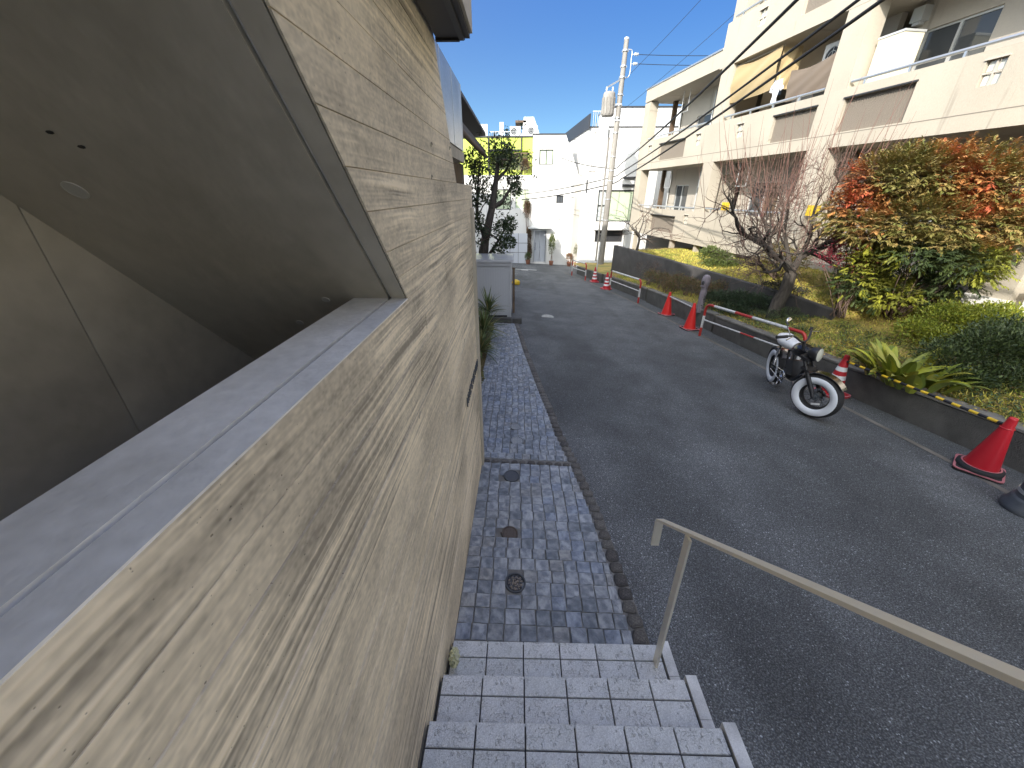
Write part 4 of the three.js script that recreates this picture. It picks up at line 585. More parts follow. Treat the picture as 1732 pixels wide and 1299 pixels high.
// ------------------------------------------------------------------ utility pole and cables
{
  const bxp = 4.55, bz = -22, y0 = gy(4.5, -22) - .05; const t = thing('utility_pole', 'tall concrete utility pole with transformer in front of the white corner house', 'utility pole', [bxp, y0, bz]); const Y = y => y - y0;
  mesh('shaft', bar(V(0, 0, 0), V(.14, Y(6.1), 0), .17, 20, .105), M.poleC, t); mesh('cap', cyl(.11, .115, .07, .14, Y(6.12), 0, 20), M.frameW, t);
  const bands = []; for (const y of [5.7, 5.15, 4.75, 4.1, 3.7, 3.2, 2.6, 1.6, 1.0, .55, -.3, -1.3]) bands.push(cyl(.155, .155, .05, .14 * Y(y) / Y(6.1), Y(y), 0, 20)); mesh('bands', merge(bands), M.alu, t);
  mesh('bracket', tube([V(.14, Y(5.75), 0), V(.42, Y(5.72), 0), V(.44, Y(5.4), 0), V(.4, Y(4.78), 0), V(.14, Y(4.75), 0)], .022, 6, 40), M.alu, t);
  for (const g of [beam(V(.2, Y(4.75), 0), V(-.55, Y(4.35), .2), .07, .07), beam(V(.2, Y(3.72), .1), V(-.7, Y(3.7), .1), .07, .07), beam(V(-.2, Y(3.1), .1), V(.5, Y(3.1), .1), .06, .06)]) mesh('cross_arm', g, M.alu, t);
  const tr = mesh('transformer', merge([lathe([[0, 0], [.26, .0], [.28, .04], [.28, .85], [.24, .93], [.1, .97], [0, .97]], 24, -.42, Y(3.25), .1), ...[0, 1, 2, 3, 4, 5].map(i => bx(.05, .65, .62, -.42 + Math.cos(i * .52) * .0, Y(3.65), .1, 0, i * .52, 0))]), M.poleC, t); mesh('bushing', merge([-.14, .14].map(x => lathe([[0, 0], [.05, 0], [.03, .05], [.055, .09], [.03, .13], [.05, .17], [0, .2]], 12, -.42 + x, Y(4.2), .1))), M.frameW, tr);
  mesh('meter_box', bx(.42, .42, .3, -.55, Y(2.7), .15), M.frameW, t); mesh('conduit', merge([bar(V(-.24, Y(2.4), .12), V(-.3, Y(-3.4), .12), .045, 8), bar(V(-.9, Y(3.0), .1), V(-1.0, Y(.95), .1), .02, 6), bar(V(-1.1, Y(.95), .1), V(-.75, Y(.95), .1), .03, 6)]), M.poleC, t);
  for (const y of [5.58, 5.24]) mesh('insulator', merge([xf(lathe([[0, 0], [.03, 0], [.07, .03], [.03, .07], [.07, .1], [.03, .14], [.07, .17], [0, .21]], 12), .55, Y(y), 0, 0, 0, -Math.PI / 2), bar(V(.44, Y(y), 0), V(.56, Y(y), 0), .014, 6)]), M.frameW, t);
  mesh('step_bolts', merge([-2, -1.4, -.8, -.2, .4, 1.2, 1.9].flatMap((y, i) => [bar(V(.05, Y(y), 0), V(.05 + (i % 2 ? .3 : -.3), Y(y), 0), .012, 5)])), M.alu, t);
  const cab = (pts, r, label) => tag(mesh('cable', tube(pts, r, 6, 60), M.cable, scene), label, 'cable');
  const sag = (a, b2, s, n = 12) => Array.from({ length: n + 1 }, (_, i) => { const u = i / n; return V(lerp(a.x, b2.x, u), lerp(a.y, b2.y, u) - s * 4 * u * (1 - u), lerp(a.z, b2.z, u)); });
  cab([...sag(V(2.4, 1.9, -26.5), V(4.75, 1.1, -22), .12, 4), ...sag(V(4.75, 1.1, -22), V(1.75, 3.81, 9), .5, 14).slice(1)], .022, 'thick black cable from the corner house fascia past the pole, highest of three');
  cab([...sag(V(0, -.1, -26.8), V(4.75, .72, -22), .1, 4), ...sag(V(4.75, .72, -22), V(3.14, 3.98, 9), .4, 14).slice(1)], .022, 'thick black cable crossing the flats, middle one of three');
  cab([...sag(V(.1, -.4, -26.8), V(4.75, .42, -22), .1, 4), ...sag(V(4.75, .42, -22), V(3.68, 4.26, 9), .4, 14).slice(1)], .026, 'thick black cable crossing the flats, lowest of three');
  cab(sag(V(5.25, 5.57, -22), V(16, 6.3, -24), .15), .012, 'thin black wire leaving the higher insulator on the pole'); cab(sag(V(5.25, 5.24, -22), V(16, 5.9, -24), .15), .012, 'thin black wire leaving the lower insulator on the pole');
  cab(sag(V(4.7, 4.6, -22), V(9, 9, -14), .2), .008, 'thin wire rising from the pole beside the insulators over the flats'); cab(sag(V(4.7, 3.4, -22), V(10.5, 8.5, -14), .25), .008, 'thin wire rising from the transformer arm over the flats');
  cab(sag(V(2.6, 2.7, -26), V(4.5, 3.0, -22), .15), .012, 'thin wire from the black fascia to the pole bands');
}

// ------------------------------------------------------------------ traffic cones
function coneThing(label, x, d, kind, turn = 0, lean = 0) {
  const y = gy(x, -d) + .006; const t = thing('traffic_cone', label, 'traffic cone', [x, y, -d], turn); t.rotation.z = lean;
  const bm = M.rubber, s = .19;
  const sq = (hw, r) => { const p = []; for (let i = 0; i < 4; i++) for (let k = 0; k <= 4; k++) { const a = i * Math.PI / 2 + k / 4 * Math.PI / 2; p.push([(i === 0 || i === 3 ? 1 : -1) * (hw - r) + Math.cos(a) * r, (i < 2 ? 1 : -1) * (hw - r) + Math.sin(a) * r]); } return p; };
  const bg = extr(sq(s, .05), .03, [], .006); bg.rotateX(-Math.PI / 2); const base = mesh('base', bg.translate(0, .006, 0), kind === 'big' ? M.rubber : kind === 'plain' ? M.rubber : M.redDull, t);
  const trim = extr(sq(s + .002, .05), .010, [sq(s - .018, .04)]); trim.rotateX(-Math.PI / 2); mesh('base_trim', trim.translate(0, .034, 0), kind === 'big' ? M.pinkEdge : M.pinkEdge, base);
  if (kind === 'big') { const ring = lathe([[.185, .0], [.185, .028], [.16, .042], [.145, .045], [.145, 0]], 40); mesh('weight_ring', ring.translate(0, .043, 0), M.rubber, t); mesh('ring_trim', lathe([[.152, .088], [.158, .092], [.148, .094], [.142, .09]], 40), M.pinkEdge, t); }
  const mat = kind === 'striped' ? M.redDull : kind === 'big' ? std({ color: C(.50, .018, .030), roughness: .3 }) : M.red;
  const rad = h => h < .57 ? lerp(.142, .052, (h - .04) / .53) : lerp(.046, .034, (h - .57) / .12);
  if (kind === 'striped') { const cuts = [.04, .15, .22, .29, .36, .43, .50, .69]; for (let i = 0; i + 1 < cuts.length; i++) { const a = cuts[i], b = cuts[i + 1], q = []; for (let k = 0; k <= 4; k++) { const h = lerp(a, b, k / 4); q.push([rad(h), h]); } if (i === cuts.length - 2) q.push([.02, .70], [0, .70]); mesh(i % 2 ? 'white_band' : 'cone_shell', lathe(q, 32), i % 2 ? M.reflW : mat, t); } }
  else mesh('cone_shell', lathe([[.16, .036], [.15, .045], [.142, .06], [.052, .565], [.056, .57], [.056, .578], [.046, .582], [.036, .68], [.03, .695], [0, .697]], 40), mat, t);
  return t;
}
coneThing('big dark red cone with weighted black base at the end of the striped bar', 5.16, 3.42, 'big', .7);
coneThing('bright red cone beside the near end of the large barrier, linked by a white rod', 4.50, 9.6, 'plain', .2);
coneThing('bright red cone at the far end of the white rod', 4.52, 11.35, 'plain', .5);
coneThing('red and white striped cone right behind the motorbike front wheel', 5.11, 5.5, 'striped', .3);
coneThing('red and white striped cone touching the middle barrier post', 3.72, 16.3, 'striped', .4);
coneThing('red and white striped cone below the white marker rod', 3.62, 18.5, 'striped', .1);
{ // bars
  const a = V(5.11, gy(5.1, -5.5) + .60, -5.5), b = V(5.16, gy(5.16, -3.42) + .60, -3.42); const t = thing('striped_bar', 'yellow and black striped safety bar spanning two cones', 'safety bar', [a.x, a.y, a.z]); const n = 23; const p = u => a.clone().lerp(b, u).sub(a); for (let i = 0; i < n; i++) mesh(i % 2 ? 'yellow_band' : 'black_band', bar(p(i / n), p((i + 1) / n), .017, 12), i % 2 ? M.yellow : M.blackP, t);
  const r = [V(4.50, gy(4.5, -9.6) + .58, -9.6), V(4.52, gy(4.5, -11.35) + .58, -11.35)]; const w = tag(mesh('white_rod', bar(V(0, 0, 0), r[1].clone().sub(r[0]), .015, 10), M.paintW, scene), 'white rod linking the two plain red cones', 'safety bar'); w.position.copy(r[0]);
  const mk = tag(mesh('marker_rod', merge([bar(V(0, 0, 0), V(.05, 1.5, 0), .03, 10), cyl(.05, .05, .06, .0, .03, 0, 12)]), M.paintW, scene), 'thin white upright marker rod behind the striped cones', 'marker'); mk.position.set(3.75, gy(3.75, -18.9) + .3, -18.9);
}
// ------------------------------------------------------------------ red and white barriers
function barrier(label, ax, ad, bxx, bd, bands) {
  const a = V(ax, gy(ax, -ad), -ad), b = V(bxx, gy(bxx, -bd), -bd), t = thing('pipe_barrier', label, 'barrier', [a.x, a.y, a.z]); const q = b.clone().sub(a), H = .8, dir = q.clone().normalize(), R = .0305, cr = .14;
  const A = V(0, 0, 0), up = h => V(0, h, 0);
  for (const e of [A, q]) { mesh('post_red', bar(e.clone().add(up(-.05)), e.clone().add(up(.22)), R, 14), M.paintR, t); mesh('post_white', bar(e.clone().add(up(.22)), e.clone().add(up(.52)), R, 14), M.paintW, t); mesh('post_red', bar(e.clone().add(up(.52)), e.clone().add(up(H - cr)), R, 14), M.paintR, t); }
  const bend = (e, s) => { const l = []; for (let i = 0; i <= 8; i++) { const an = i / 8 * Math.PI / 2; l.push(e.clone().add(up(H - cr + Math.sin(an) * cr)).addScaledVector(dir, s * (1 - Math.cos(an)) * cr)); } return tube(l, R, 12, 16); };
  mesh('bend', bend(A, 1), M.paintR, t); mesh('bend', bend(q, -1), M.paintR, t);
  const s = A.clone().add(up(H)).addScaledVector(dir, cr), e = q.clone().add(up(H)).addScaledVector(dir, -cr); for (let i = 0; i < bands.length; i++) { const [u0, u1, c] = bands[i]; mesh(c ? 'rail_red' : 'rail_white', bar(s.clone().lerp(e, u0), s.clone().lerp(e, u1), R, 14), c ? M.paintR : M.paintW, t); }
  const l0 = A.clone().add(up(.42)), l1 = q.clone().add(up(.42)), nb = bands.length > 1 ? [[0, .46, 0], [.46, .6, 1], [.6, .86, 0], [.86, 1, 1]] : [[0, 1, 0]]; for (const [u0, u1, c] of nb) mesh(c ? 'lower_rail_red' : 'lower_rail_white', bar(l0.clone().lerp(l1, u0), l0.clone().lerp(l1, u1), .017, 10), c ? M.paintR : M.paintW, t);
}
barrier('large red and white pipe barrier behind the parked motorbike', 4.49, 8.96, 5.05, 6.35, [[0, .06, 1], [.06, .34, 0], [.34, .54, 1], [.54, .9, 0], [.9, 1, 1]]);
barrier('red and white pipe barrier next to a striped cone', 4.19, 13.2, 3.80, 16.0, [[0, 1, 0]]);
barrier('small faded red and white pipe barrier farthest along the lane', 3.24, 18.9, 2.82, 20.8, [[0, 1, 0]]);

// ------------------------------------------------------------------ garden lamp stone, sign base
{ const t = thing('stone_marker', 'purple grey stone garden post with rounded head and dark painted hollow behind the red cones', 'stone post', [4.92, gardenY(4.92, 10.15) - .05, -10.15], -.3);
  mesh('shaft', lathe([[0, 0], [.085, 0], [.085, .5], [.075, .62], [.085, .7], [.105, .76], [.11, .86], [.09, .95], [.05, .99], [0, 1.0]], 20), M.lampStone, t); mesh('painted_hollow', xf(norm(new THREE.SphereGeometry(.05, 14, 10)), -.06, .80, .07, 0, 0, 0, V(.9, 1.3, .7)), M.dark, t); mesh('lip', bx(.12, .02, .1, -.05, .71, .06, 0, -.6, 0), M.lampStone, t); }  // near-black knob on the head paints the shade of a hollow
{ const t = thing('bollard', 'dark grey steel bollard with flared skirt beside the big red cone', 'bollard', [4.9, gy(4.9, -2.74), -2.74]); mesh('skirt', lathe([[.19, 0], [.2, .012], [.2, .05], [.185, .07], [.17, .12], [.168, .135], [.15, .15]], 40), M.iron, t); mesh('body', lathe([[.15, .15], [.145, .2], [.14, .8], [.12, .86], [.06, .9], [0, .905]], 40), M.iron, t); mesh('band', cyl(.152, .152, .03, 0, .21, 0, 36), M.alu, t); }

// ------------------------------------------------------------------ motorbike-style electric bicycle
{
  const t = thing('motorbike', 'black cafe style motorbike with whitewall tyres and white seat leaning by the kerb', 'motorbike', [4.2, gy(4.2, -5.22) + .006, -5.22]); t.rotation.order = 'YXZ';
  t.rotation.set(.07, Math.atan2(-.96, -.28), .085); t.scale.setScalar(1.1);
  const R = .215, r = .070, WR = R + r; // wheel
  const fx = .60, rx = -.62;
  const steer = new THREE.Matrix4().makeTranslation(.46, 0, 0).multiply(new THREE.Matrix4().makeRotationY(.80)).multiply(new THREE.Matrix4().makeTranslation(-.46, 0, 0)); const ST = g => norm(g).applyMatrix4(steer), ID = g => norm(g);
  const wheel = (cx, T, nm) => {
    const tor = xf(new THREE.TorusGeometry(R, r, 16, 56), cx, WR, 0); const ty = mesh(nm, T(tor), M.rubber, t);
    const wm = M.whiteTyre.clone(); wm.side = THREE.DoubleSide; for (const s of [-1, 1]) { const pr = []; for (let q = 0; q <= 10; q++) { const a = lerp(-.48, .33, q / 10); pr.push([R + Math.sin(a * Math.PI / 2) * r * 1.015, Math.cos(a * Math.PI / 2) * r * 1.03 + .0005]); } const g = lathe(pr, 56); g.rotateX(Math.PI / 2 * s); g.translate(cx, WR, 0); mesh('whitewall', T(g), wm, ty); }
    mesh('rim', T(xf(lathe([[R - .062, -.034], [R - .05, -.036], [R - .045, 0], [R - .05, .036], [R - .062, .034], [R - .058, 0], [R - .062, -.034]], 48), cx, WR, 0, Math.PI / 2)), M.blackP, ty);
    const sp = []; for (let i = 0; i < 28; i++) { const a = i / 28 * Math.PI * 2, s = i % 2 ? 1 : -1, a2 = a + (i % 4 < 2 ? .5 : -.5); sp.push(bar(V(cx + Math.cos(a2) * .04, WR + Math.sin(a2) * .04, s * .035), V(cx + Math.cos(a) * (R - .055), WR + Math.sin(a) * (R - .055), 0), .0022, 4)); } mesh('spokes', T(merge(sp)), M.blackP, ty);
    mesh('hub', T(merge([cyl(.05, .05, .07, cx, WR, 0, 20, Math.PI / 2), cyl(.022, .022, .15, cx, WR, 0, 12, Math.PI / 2)])), M.iron, ty); mesh('brake_disc', T(cyl(.085, .085, .003, cx, WR, -.05, 32, Math.PI / 2)), M.chrome, ty);
    if (T === ST) mesh('reflector', T(bx(.09, .022, .012, cx + .02, WR - .1, .02, 0, 0, .25)), M.reflW, ty);
  };
  wheel(fx, ST, 'front_wheel'); wheel(rx, ID, 'rear_wheel');
  const fend = (cx, a0, a1, T, mat) => { const pos = [], N = 20; const l = []; for (let i = 0; i < N; i++) { const u = lerp(a0, a1, (i + .5) / N); l.push(bx(.32 / N * (a1 - a0) / 1.0 * 1.05, .005, .115, cx + Math.cos(u) * (WR + .022), WR + Math.sin(u) * (WR + .022), 0, 0, 0, u - Math.PI / 2)); } return T(merge(l)); };
  mesh('front_fender', fend(fx, .55, 2.35, ST), M.chrome, t); mesh('rear_fender', fend(rx, .7, 3.0, ID), M.chrome, t);
  // fork, head
  const hx = .36, hy = .80; const fk = []; for (const s of [-.085, .085]) { fk.push(bar(V(fx, WR, s), V(hx + .03, hy - .02, s), .018, 10), bar(V(fx - .02, WR + .06, s), V(fx - .11, WR + .26, s), .027, 10)); } fk.push(bx(.1, .03, .22, hx + .05, hy - .05, 0, 0, 0, -.4), bx(.1, .03, .22, hx + .09, hy - .19, 0, 0, 0, -.4)); mesh('fork', ST(merge(fk)), M.blackP, t);
  // frame
  const fr = [tube([V(hx - .03, hy - .08, 0), V(.1, .70, 0), V(-.2, .66, 0), V(-.62, .68, 0)], .022, 8, 24), tube([V(hx, hy - .2, 0), V(.22, .42, 0), V(.02, .30, 0), V(-.15, .28, 0)], .024, 8, 24)]; for (const s of [-.07, .07]) { fr.push(bar(V(-.12, .29, s * .6), V(rx, WR, s), .014, 8), bar(V(rx, WR, s), V(-.42, .66, s), .014, 8), bar(V(-.12, .29, s * .6), V(-.2, .66, s * .5), .016, 8)); } fr.push(bar(V(hx + .02, hy - .22, 0), V(hx - .05, hy + .0, 0), .03, 10)); mesh('frame', merge(fr), M.blackP, t);
  const tank = (() => { const g = new THREE.SphereGeometry(1, 28, 18), p = g.attributes.position; for (let i = 0; i < p.count; i++) { const x = p.getX(i), y = p.getY(i), z = p.getZ(i); p.setXYZ(i, .13 + x * .22, .745 + Math.max(-.55, y) * .105 + x * .02, z * .115 * (1 - .25 * (x < 0 ? -x : 0))); } g.computeVertexNormals(); return norm(g); })(); mesh('tank', tank, std({ color: C(.015, .015, .017), roughness: .18 }), t);
  const seat = (() => { const g = new THREE.SphereGeometry(1, 28, 14), p = g.attributes.position; const sq = v => Math.sign(v) * Math.pow(Math.abs(v), .6); for (let i = 0; i < p.count; i++) { const x = sq(p.getX(i)), y = p.getY(i), z = sq(p.getZ(i)); p.setXYZ(i, -.33 + x * .28, .735 + y * .07 + (x < -.4 ? (x + .4) * -.09 : 0), z * .125 * (1 - .3 * Math.max(0, x))); } g.computeVertexNormals(); return norm(g); })(); mesh('seat', seat, M.seatW, t); mesh('tail', merge([bx(.1, .05, .12, -.62, .71, 0), cyl(.03, .03, .03, -.68, .70, 0, 14, 0, 0, Math.PI / 2)]), M.redDull, t);
  mesh('battery_case', merge([bx(.22, .2, .12, .0, .47, 0, 0, 0, .2), bx(.14, .1, .13, -.1, .36, 0)]), M.blackP, t);
  // handlebar, headlight, mirror
  const hb = [tube([V(.22, 1.02, -.36), V(.29, 1.02, -.2), V(.33, .94, -.07), V(.33, .94, .07), V(.29, 1.02, .2), V(.22, 1.02, .36)], .0125, 8, 40), bar(V(.34, .82, 0), V(.33, .94, 0), .02, 8)]; const hbar = mesh('handlebar', ST(merge(hb)), M.blackP, t); for (const s of [-1, 1]) mesh('grip', ST(bar(V(.20, 1.02, s * .40), V(.255, 1.02, s * .27), .019, 10)), M.rubber, hbar); mesh('brake_lever', ST(merge([bar(V(.29, 1.02, -.2), V(.3, 1.0, -.37), .007, 6), bar(V(.29, 1.02, .2), V(.3, 1.0, .37), .007, 6)])), M.chrome, hbar);
  mesh('mirror', ST(merge([tube([V(.28, 1.02, .24), V(.24, 1.14, .28), V(.25, 1.2, .3)], .006, 6, 12), xf(norm(new THREE.SphereGeometry(.055, 16, 12)), .25, 1.22, .3, 0, 0, 0, V(.35, .8, 1.1))])), M.chrome, t);
  const hl = mesh('headlight', ST(xf(lathe([[0, 0], [.05, .01], [.085, .05], [.09, .11], [.082, .13], [0, .13]], 24), .40, .80, 0, 0, 0, -Math.PI / 2)), M.blackP, t); mesh('lens', ST(xf(lathe([[0, .012], [.05, .008], [.08, 0]], 24), .53, .80, 0, 0, 0, -Math.PI / 2)), M.block, hl);
  // cranks, chain, stand
  mesh('chainring', merge([xf(norm(new THREE.TorusGeometry(.085, .008, 6, 36)), -.13, .29, .075), cyl(.03, .03, .02, -.13, .29, .075, 16, Math.PI / 2), bx(.15, .012, .006, -.13, .29, .075), bx(.012, .15, .006, -.13, .29, .075), bar(V(-.13, .21, .075), V(rx, .24, .075), .006, 5), bar(V(-.13, .37, .075), V(rx, .33, .075), .006, 5)]), M.chrome, t);
  mesh('crank', merge([bar(V(-.13, .29, .09), V(-.2, .14, .1), .011, 6), bx(.09, .022, .09, -.2, .14, .15), bar(V(-.13, .29, -.09), V(-.06, .44, -.1), .011, 6), bx(.09, .022, .09, -.06, .44, -.15)]), M.chrome, t);
  mesh('kickstand', bar(V(-.22, .28, -.06), V(-.3, .01, -.17), .01, 8), M.chrome, t); mesh('shock', merge([bar(V(-.5, .35, .085), V(-.42, .62, .085), .02, 10), bar(V(-.5, .35, -.085), V(-.42, .62, -.085), .02, 10)]), M.chrome, t);
}

// ------------------------------------------------------------------ planting
const rnd3 = r => { let x, y, z, l; do { x = r() * 2 - 1; y = r() * 2 - 1; z = r() * 2 - 1; l = x * x + y * y + z * z; } while (l > 1 || l < .01); return V(x, y, z).multiplyScalar(1 / Math.sqrt(l)); };
// shrub: many leaves spread through several uneven lobes on stems; palette(p, r) picks the leaf colour
function shrub(name, label, cat, base, lobes, o) {
  const r = RNG(o.seed || 1), t = thing(name, label, cat, base, 0, o.group), B = V(...base), P = LP(), S = { p: [], n: [], uv: [] };
  for (const [x, y, z, rx, ry = rx * .8, rz = rx] of lobes) {
    const c = V(x, y, z).sub(B), n = Math.round((o.spray ? 1 : 3.2) * (o.density * rx * ry * 4 + o.density * rz * ry * 2));
    for (let i = 0; i < n; i++) {
      const dir = rnd3(r); if (dir.y < -.35 && r() < .6) dir.y *= -1; const bump = .82 + .36 * Math.abs(Math.sin(dir.x * 7 + x * 5) * Math.cos(dir.z * 6 + dir.y * 5 + z * 3)); const k = Math.pow(r(), .33) * bump;
      const p = c.clone().add(V(dir.x * rx * k, dir.y * ry * k, dir.z * rz * k));
      if (o.spray) { // pinnate spray of narrow leaflets
        const ax = dir.clone().add(V(0, .25 - r() * .5, 0)).add(rnd3(r).multiplyScalar(.5)).normalize(), col = o.palette(p.clone().add(B), r); const m = o.spray + Math.floor(r() * 4);
        for (let q = 0; q < m; q++) { const s = q % 2 ? 1 : -1, w = ax.clone().cross(V(0, 1, 0)).normalize(); const lp = p.clone().addScaledVector(ax, (q / m) * o.len * 1.6); const ld = ax.clone().multiplyScalar(.7).addScaledVector(w, s * .8).add(V(0, -.35 + (r() - .5) * .5, 0)).add(rnd3(r).multiplyScalar(.2)); leaf(P, lp, ld, V(0, 1, 0), o.len * rr(.7, 1.2, r), o.wid * rr(.8, 1.2, r), jit(col, .22, r), .12); }
      } else leaf(P, p, dir.clone().add(V(0, .4, 0)).add(rnd3(r).multiplyScalar(.9)), rnd3(r).add(V(0, 1, 0)), o.len * rr(.65, 1.3, r), o.wid * rr(.7, 1.2, r), jit(o.palette(p.clone().add(B), r), .25, r), .2);
    }
    if (!o.nostem) for (let k = 0; k < (o.stems || 3); k++) { const a = V((r() - .5) * .25, 0, (r() - .5) * .25), b = c.clone().add(rnd3(r).multiplyScalar(rx * .5)); limb([a, a.clone().lerp(b, .45).add(V((r() - .5) * .1, .08, (r() - .5) * .1)), b], [o.stemR || .014, (o.stemR || .014) * .7, .004], 5, S); }
  }
  if (S.p.length) mesh('stems', fromP(S), M.twig, t); mesh('foliage', fromP(P), o.mat || M.leaf, t); return t;
}
const mix = (a, b, k) => a.clone().lerp(b, k);
const gOl = C(.17, .185, .04), gDk = C(.035, .06, .022), gYe = C(.36, .37, .035), gMid = C(.085, .12, .03), oBr = C(.50, .23, .07), oRed = C(.54, .13, .06), tanL = C(.44, .30, .11), crim = C(.30, .02, .05), brn = C(.14, .075, .035);
// nandina thicket: orange-red sprays towards the top, olive and green through the rest
shrub('nandina_bush', 'tall nandina thicket with orange red and green leaf sprays by the flats', 'bush', [7.2, gardenY(7.2, 7.2), -7.2],
  [[6.36, -.34, -7.9, .56, .45], [6.56, .18, -7.8, .6, .5], [6.87, .22, -7.5, .7, .5], [7.4, .13, -7.2, .72, .55], [7.89, .05, -7.0, .62, .5], [6.39, -.61, -7.4, .56, .4], [6.79, -.48, -7.0, .62, .45], [7.5, -.52, -6.95, .68, .45], [8.0, -.6, -6.75, .5, .4], [6.75, -.88, -6.75, .42, .28], [7.37, -1.0, -6.6, .5, .3], [6.62, -1.5, -7.55, .4, .4], [7.05, -1.72, -7.3, .46, .36], [7.6, -1.66, -7.15, .4, .36], [6.7, -1.1, -7.5, .45, .35], [7.7, -1.2, -6.9, .5, .4]],
  { seed: 21, density: 400, spray: 11, len: .08, wid: .024, stems: 2, stemR: .012, palette: (p, r) => { const n = N2(p.x * 2 + 10, p.z * 2 + p.y * 2.3 + 30, 1, 3, 1) + (p.x - 7.05) * .08 + (r() - .5) * .16; if (p.y > -.35) return n > .48 ? mix(oBr, oRed, sst(.5, .62, n + (r() - .5) * .1)) : n > .41 ? mix(tanL, oBr, r()) : mix(gOl, tanL, r() * .7); if (p.y > -.8) return n > .56 ? mix(oBr, tanL, r()) : mix(gOl, tanL, r() * .8); return n > .5 ? mix(gYe, gOl, r()) : mix(gMid, gDk, r()); } });
shrub('crimson_bush', 'small crimson leaved bush between plum tree and nandina thicket', 'bush', [6.55, gardenY(6.7, 7.6), -7.65], [[6.32, -.95, -7.75, .36, .3], [6.6, -1.22, -7.5, .33, .26], [6.2, -1.2, -7.9, .3, .2]], { seed: 22, density: 330, len: .045, wid: .018, stems: 7, stemR: .01, palette: (p, r) => mix(crim, C(.2, .03, .04), r()) });
shrub('euonymus_bush', 'bright yellow green low bush in sun below the nandina', 'bush', [7.2, gardenY(7.2, 6.2), -6.15], [[6.75, -2.1, -6.2, .34, .22], [7.15, -1.92, -6.2, .42, .32], [7.52, -1.9, -6.05, .38, .3], [8.05, -1.85, -6.3, .3, .24], [6.95, -2.12, -5.9, .36, .2]], { seed: 23, density: 900, len: .05, wid: .026, palette: (p, r) => mix(gYe, C(.16, .22, .025), r()) });
shrub('evergreen_bush', 'dark evergreen bush in shade right of the broad leaf plant', 'bush', [6.45, gardenY(6.4, 4.8), -4.8], [[6.2, -2.15, -5.1, .4, .3], [6.55, -1.98, -5.0, .45, .36], [6.9, -1.98, -4.8, .45, .36], [6.48, -2.3, -4.6, .36, .28], [6.12, -2.32, -4.7, .3, .22], [7.2, -1.95, -5.3, .5, .35]], { seed: 24, density: 900, len: .055, wid: .023, palette: (p, r) => mix(gMid, gDk, r()) });
shrub('evergreen_bush', 'dense dark green clipped bush behind the large barrier', 'bush', [5.7, gardenY(5.7, 9.6), -9.7], [[5.3, -2.6, -10.05, .4, .3], [5.68, -2.55, -9.8, .42, .32], [6.02, -2.55, -9.55, .38, .3], [5.54, -2.75, -9.5, .38, .25]], { seed: 25, density: 800, len: .05, wid: .028, palette: (p, r) => mix(C(.05, .085, .045), gDk, r()) });
shrub('fern_clump', 'low feathery green plants under the plum tree trunk', 'plant', [6.1, gardenY(6.1, 8.4), -8.4], [[6.2, -2.52, -8.5, .34, .14], [6.05, -2.55, -8.0, .34, .14], [5.75, -2.6, -8.6, .34, .12], [5.9, -2.55, -7.4, .34, .11]], { seed: 26, density: 620, spray: 7, len: .05, wid: .012, nostem: true, palette: (p, r) => mix(C(.09, .13, .035), gDk, r()) });
const azL = ['brown tinged clipped azalea at the far end of the hedge row', 'brown clipped azalea beside the far barrier end', 'rusty brown clipped azalea behind the far plain cone', 'olive brown clipped azalea left of the stone post', 'rounded brown azalea touching the stone post', 'low brown azalea at the front of the hedge row', 'small brown azalea against the retaining wall'];
[[4.92, -2.9, -14.5, .34], [5.09, -2.85, -13.7, .36], [5.34, -2.76, -13.0, .36], [5.41, -2.72, -12.2, .36], [5.55, -2.66, -11.5, .33], [4.99, -2.92, -12.8, .33], [5.9, -2.62, -11.2, .28]].forEach((l, i) => shrub('azalea', azL[i], 'hedge', [l[0], gardenY(l[0], -l[2]), l[2]], [[l[0], l[1] + .07, l[2], l[3], .32], [l[0] + .12, l[1] + .02, l[2] - .2, l[3] * .85, .27]], { seed: 40 + i, density: 560, len: .035, wid: .016, group: 'clipped azaleas behind the kerb', palette: (p, r) => r() < .55 ? mix(brn, C(.20, .10, .05), r()) : mix(gOl, gDk, r()) }));
shrub('twiggy_hedge', 'reddish grey twiggy hedge against the far retaining wall', 'hedge', [5.3, gardenY(5.3, 15.7), -15.7], [[5.4, -2.55, -15.4, .42, .34], [5.12, -2.75, -16.0, .38, .3], [5.35, -2.55, -14.8, .36, .3]], { seed: 50, density: 420, len: .05, wid: .008, stems: 9, stemR: .008, palette: (p, r) => mix(C(.16, .09, .08), C(.2, .15, .12), r()) });
shrub('laurel_bush', 'light green leafy shrub on the dry grass terrace', 'bush', [6.5, gardenY(6.6, 13), -13], [[6.25, -1.85, -13.1, .33, .3], [6.62, -1.98, -13.0, .37, .28], [6.75, -2.1, -12.5, .3, .22], [6.4, -2.1, -12.8, .3, .2]], { seed: 27, density: 700, len: .075, wid: .032, palette: (p, r) => mix(C(.14, .18, .04), gMid, r()) });
shrub('laurel_bush', 'yellowish shrub behind the plum tree fork', 'bush', [6.95, gardenY(7, 10.4), -10.5], [[6.8, -1.5, -10.6, .4, .36], [7.0, -1.6, -10.1, .36, .34], [6.7, -1.85, -11.0, .34, .26]], { seed: 28, density: 420, len: .06, wid: .022, stems: 6, palette: (p, r) => mix(tanL, gOl, r()) });
shrub('ivy_mound', 'dark purple low leaves on top of the retaining wall', 'plant', [6.5, -2.2, -9.3], [[6.5, -2.1, -9.7, .4, .1], [6.55, -2.12, -9.2, .4, .1]], { seed: 29, density: 700, len: .05, wid: .03, nostem: true, palette: (p, r) => mix(C(.05, .025, .035), gDk, r()) });
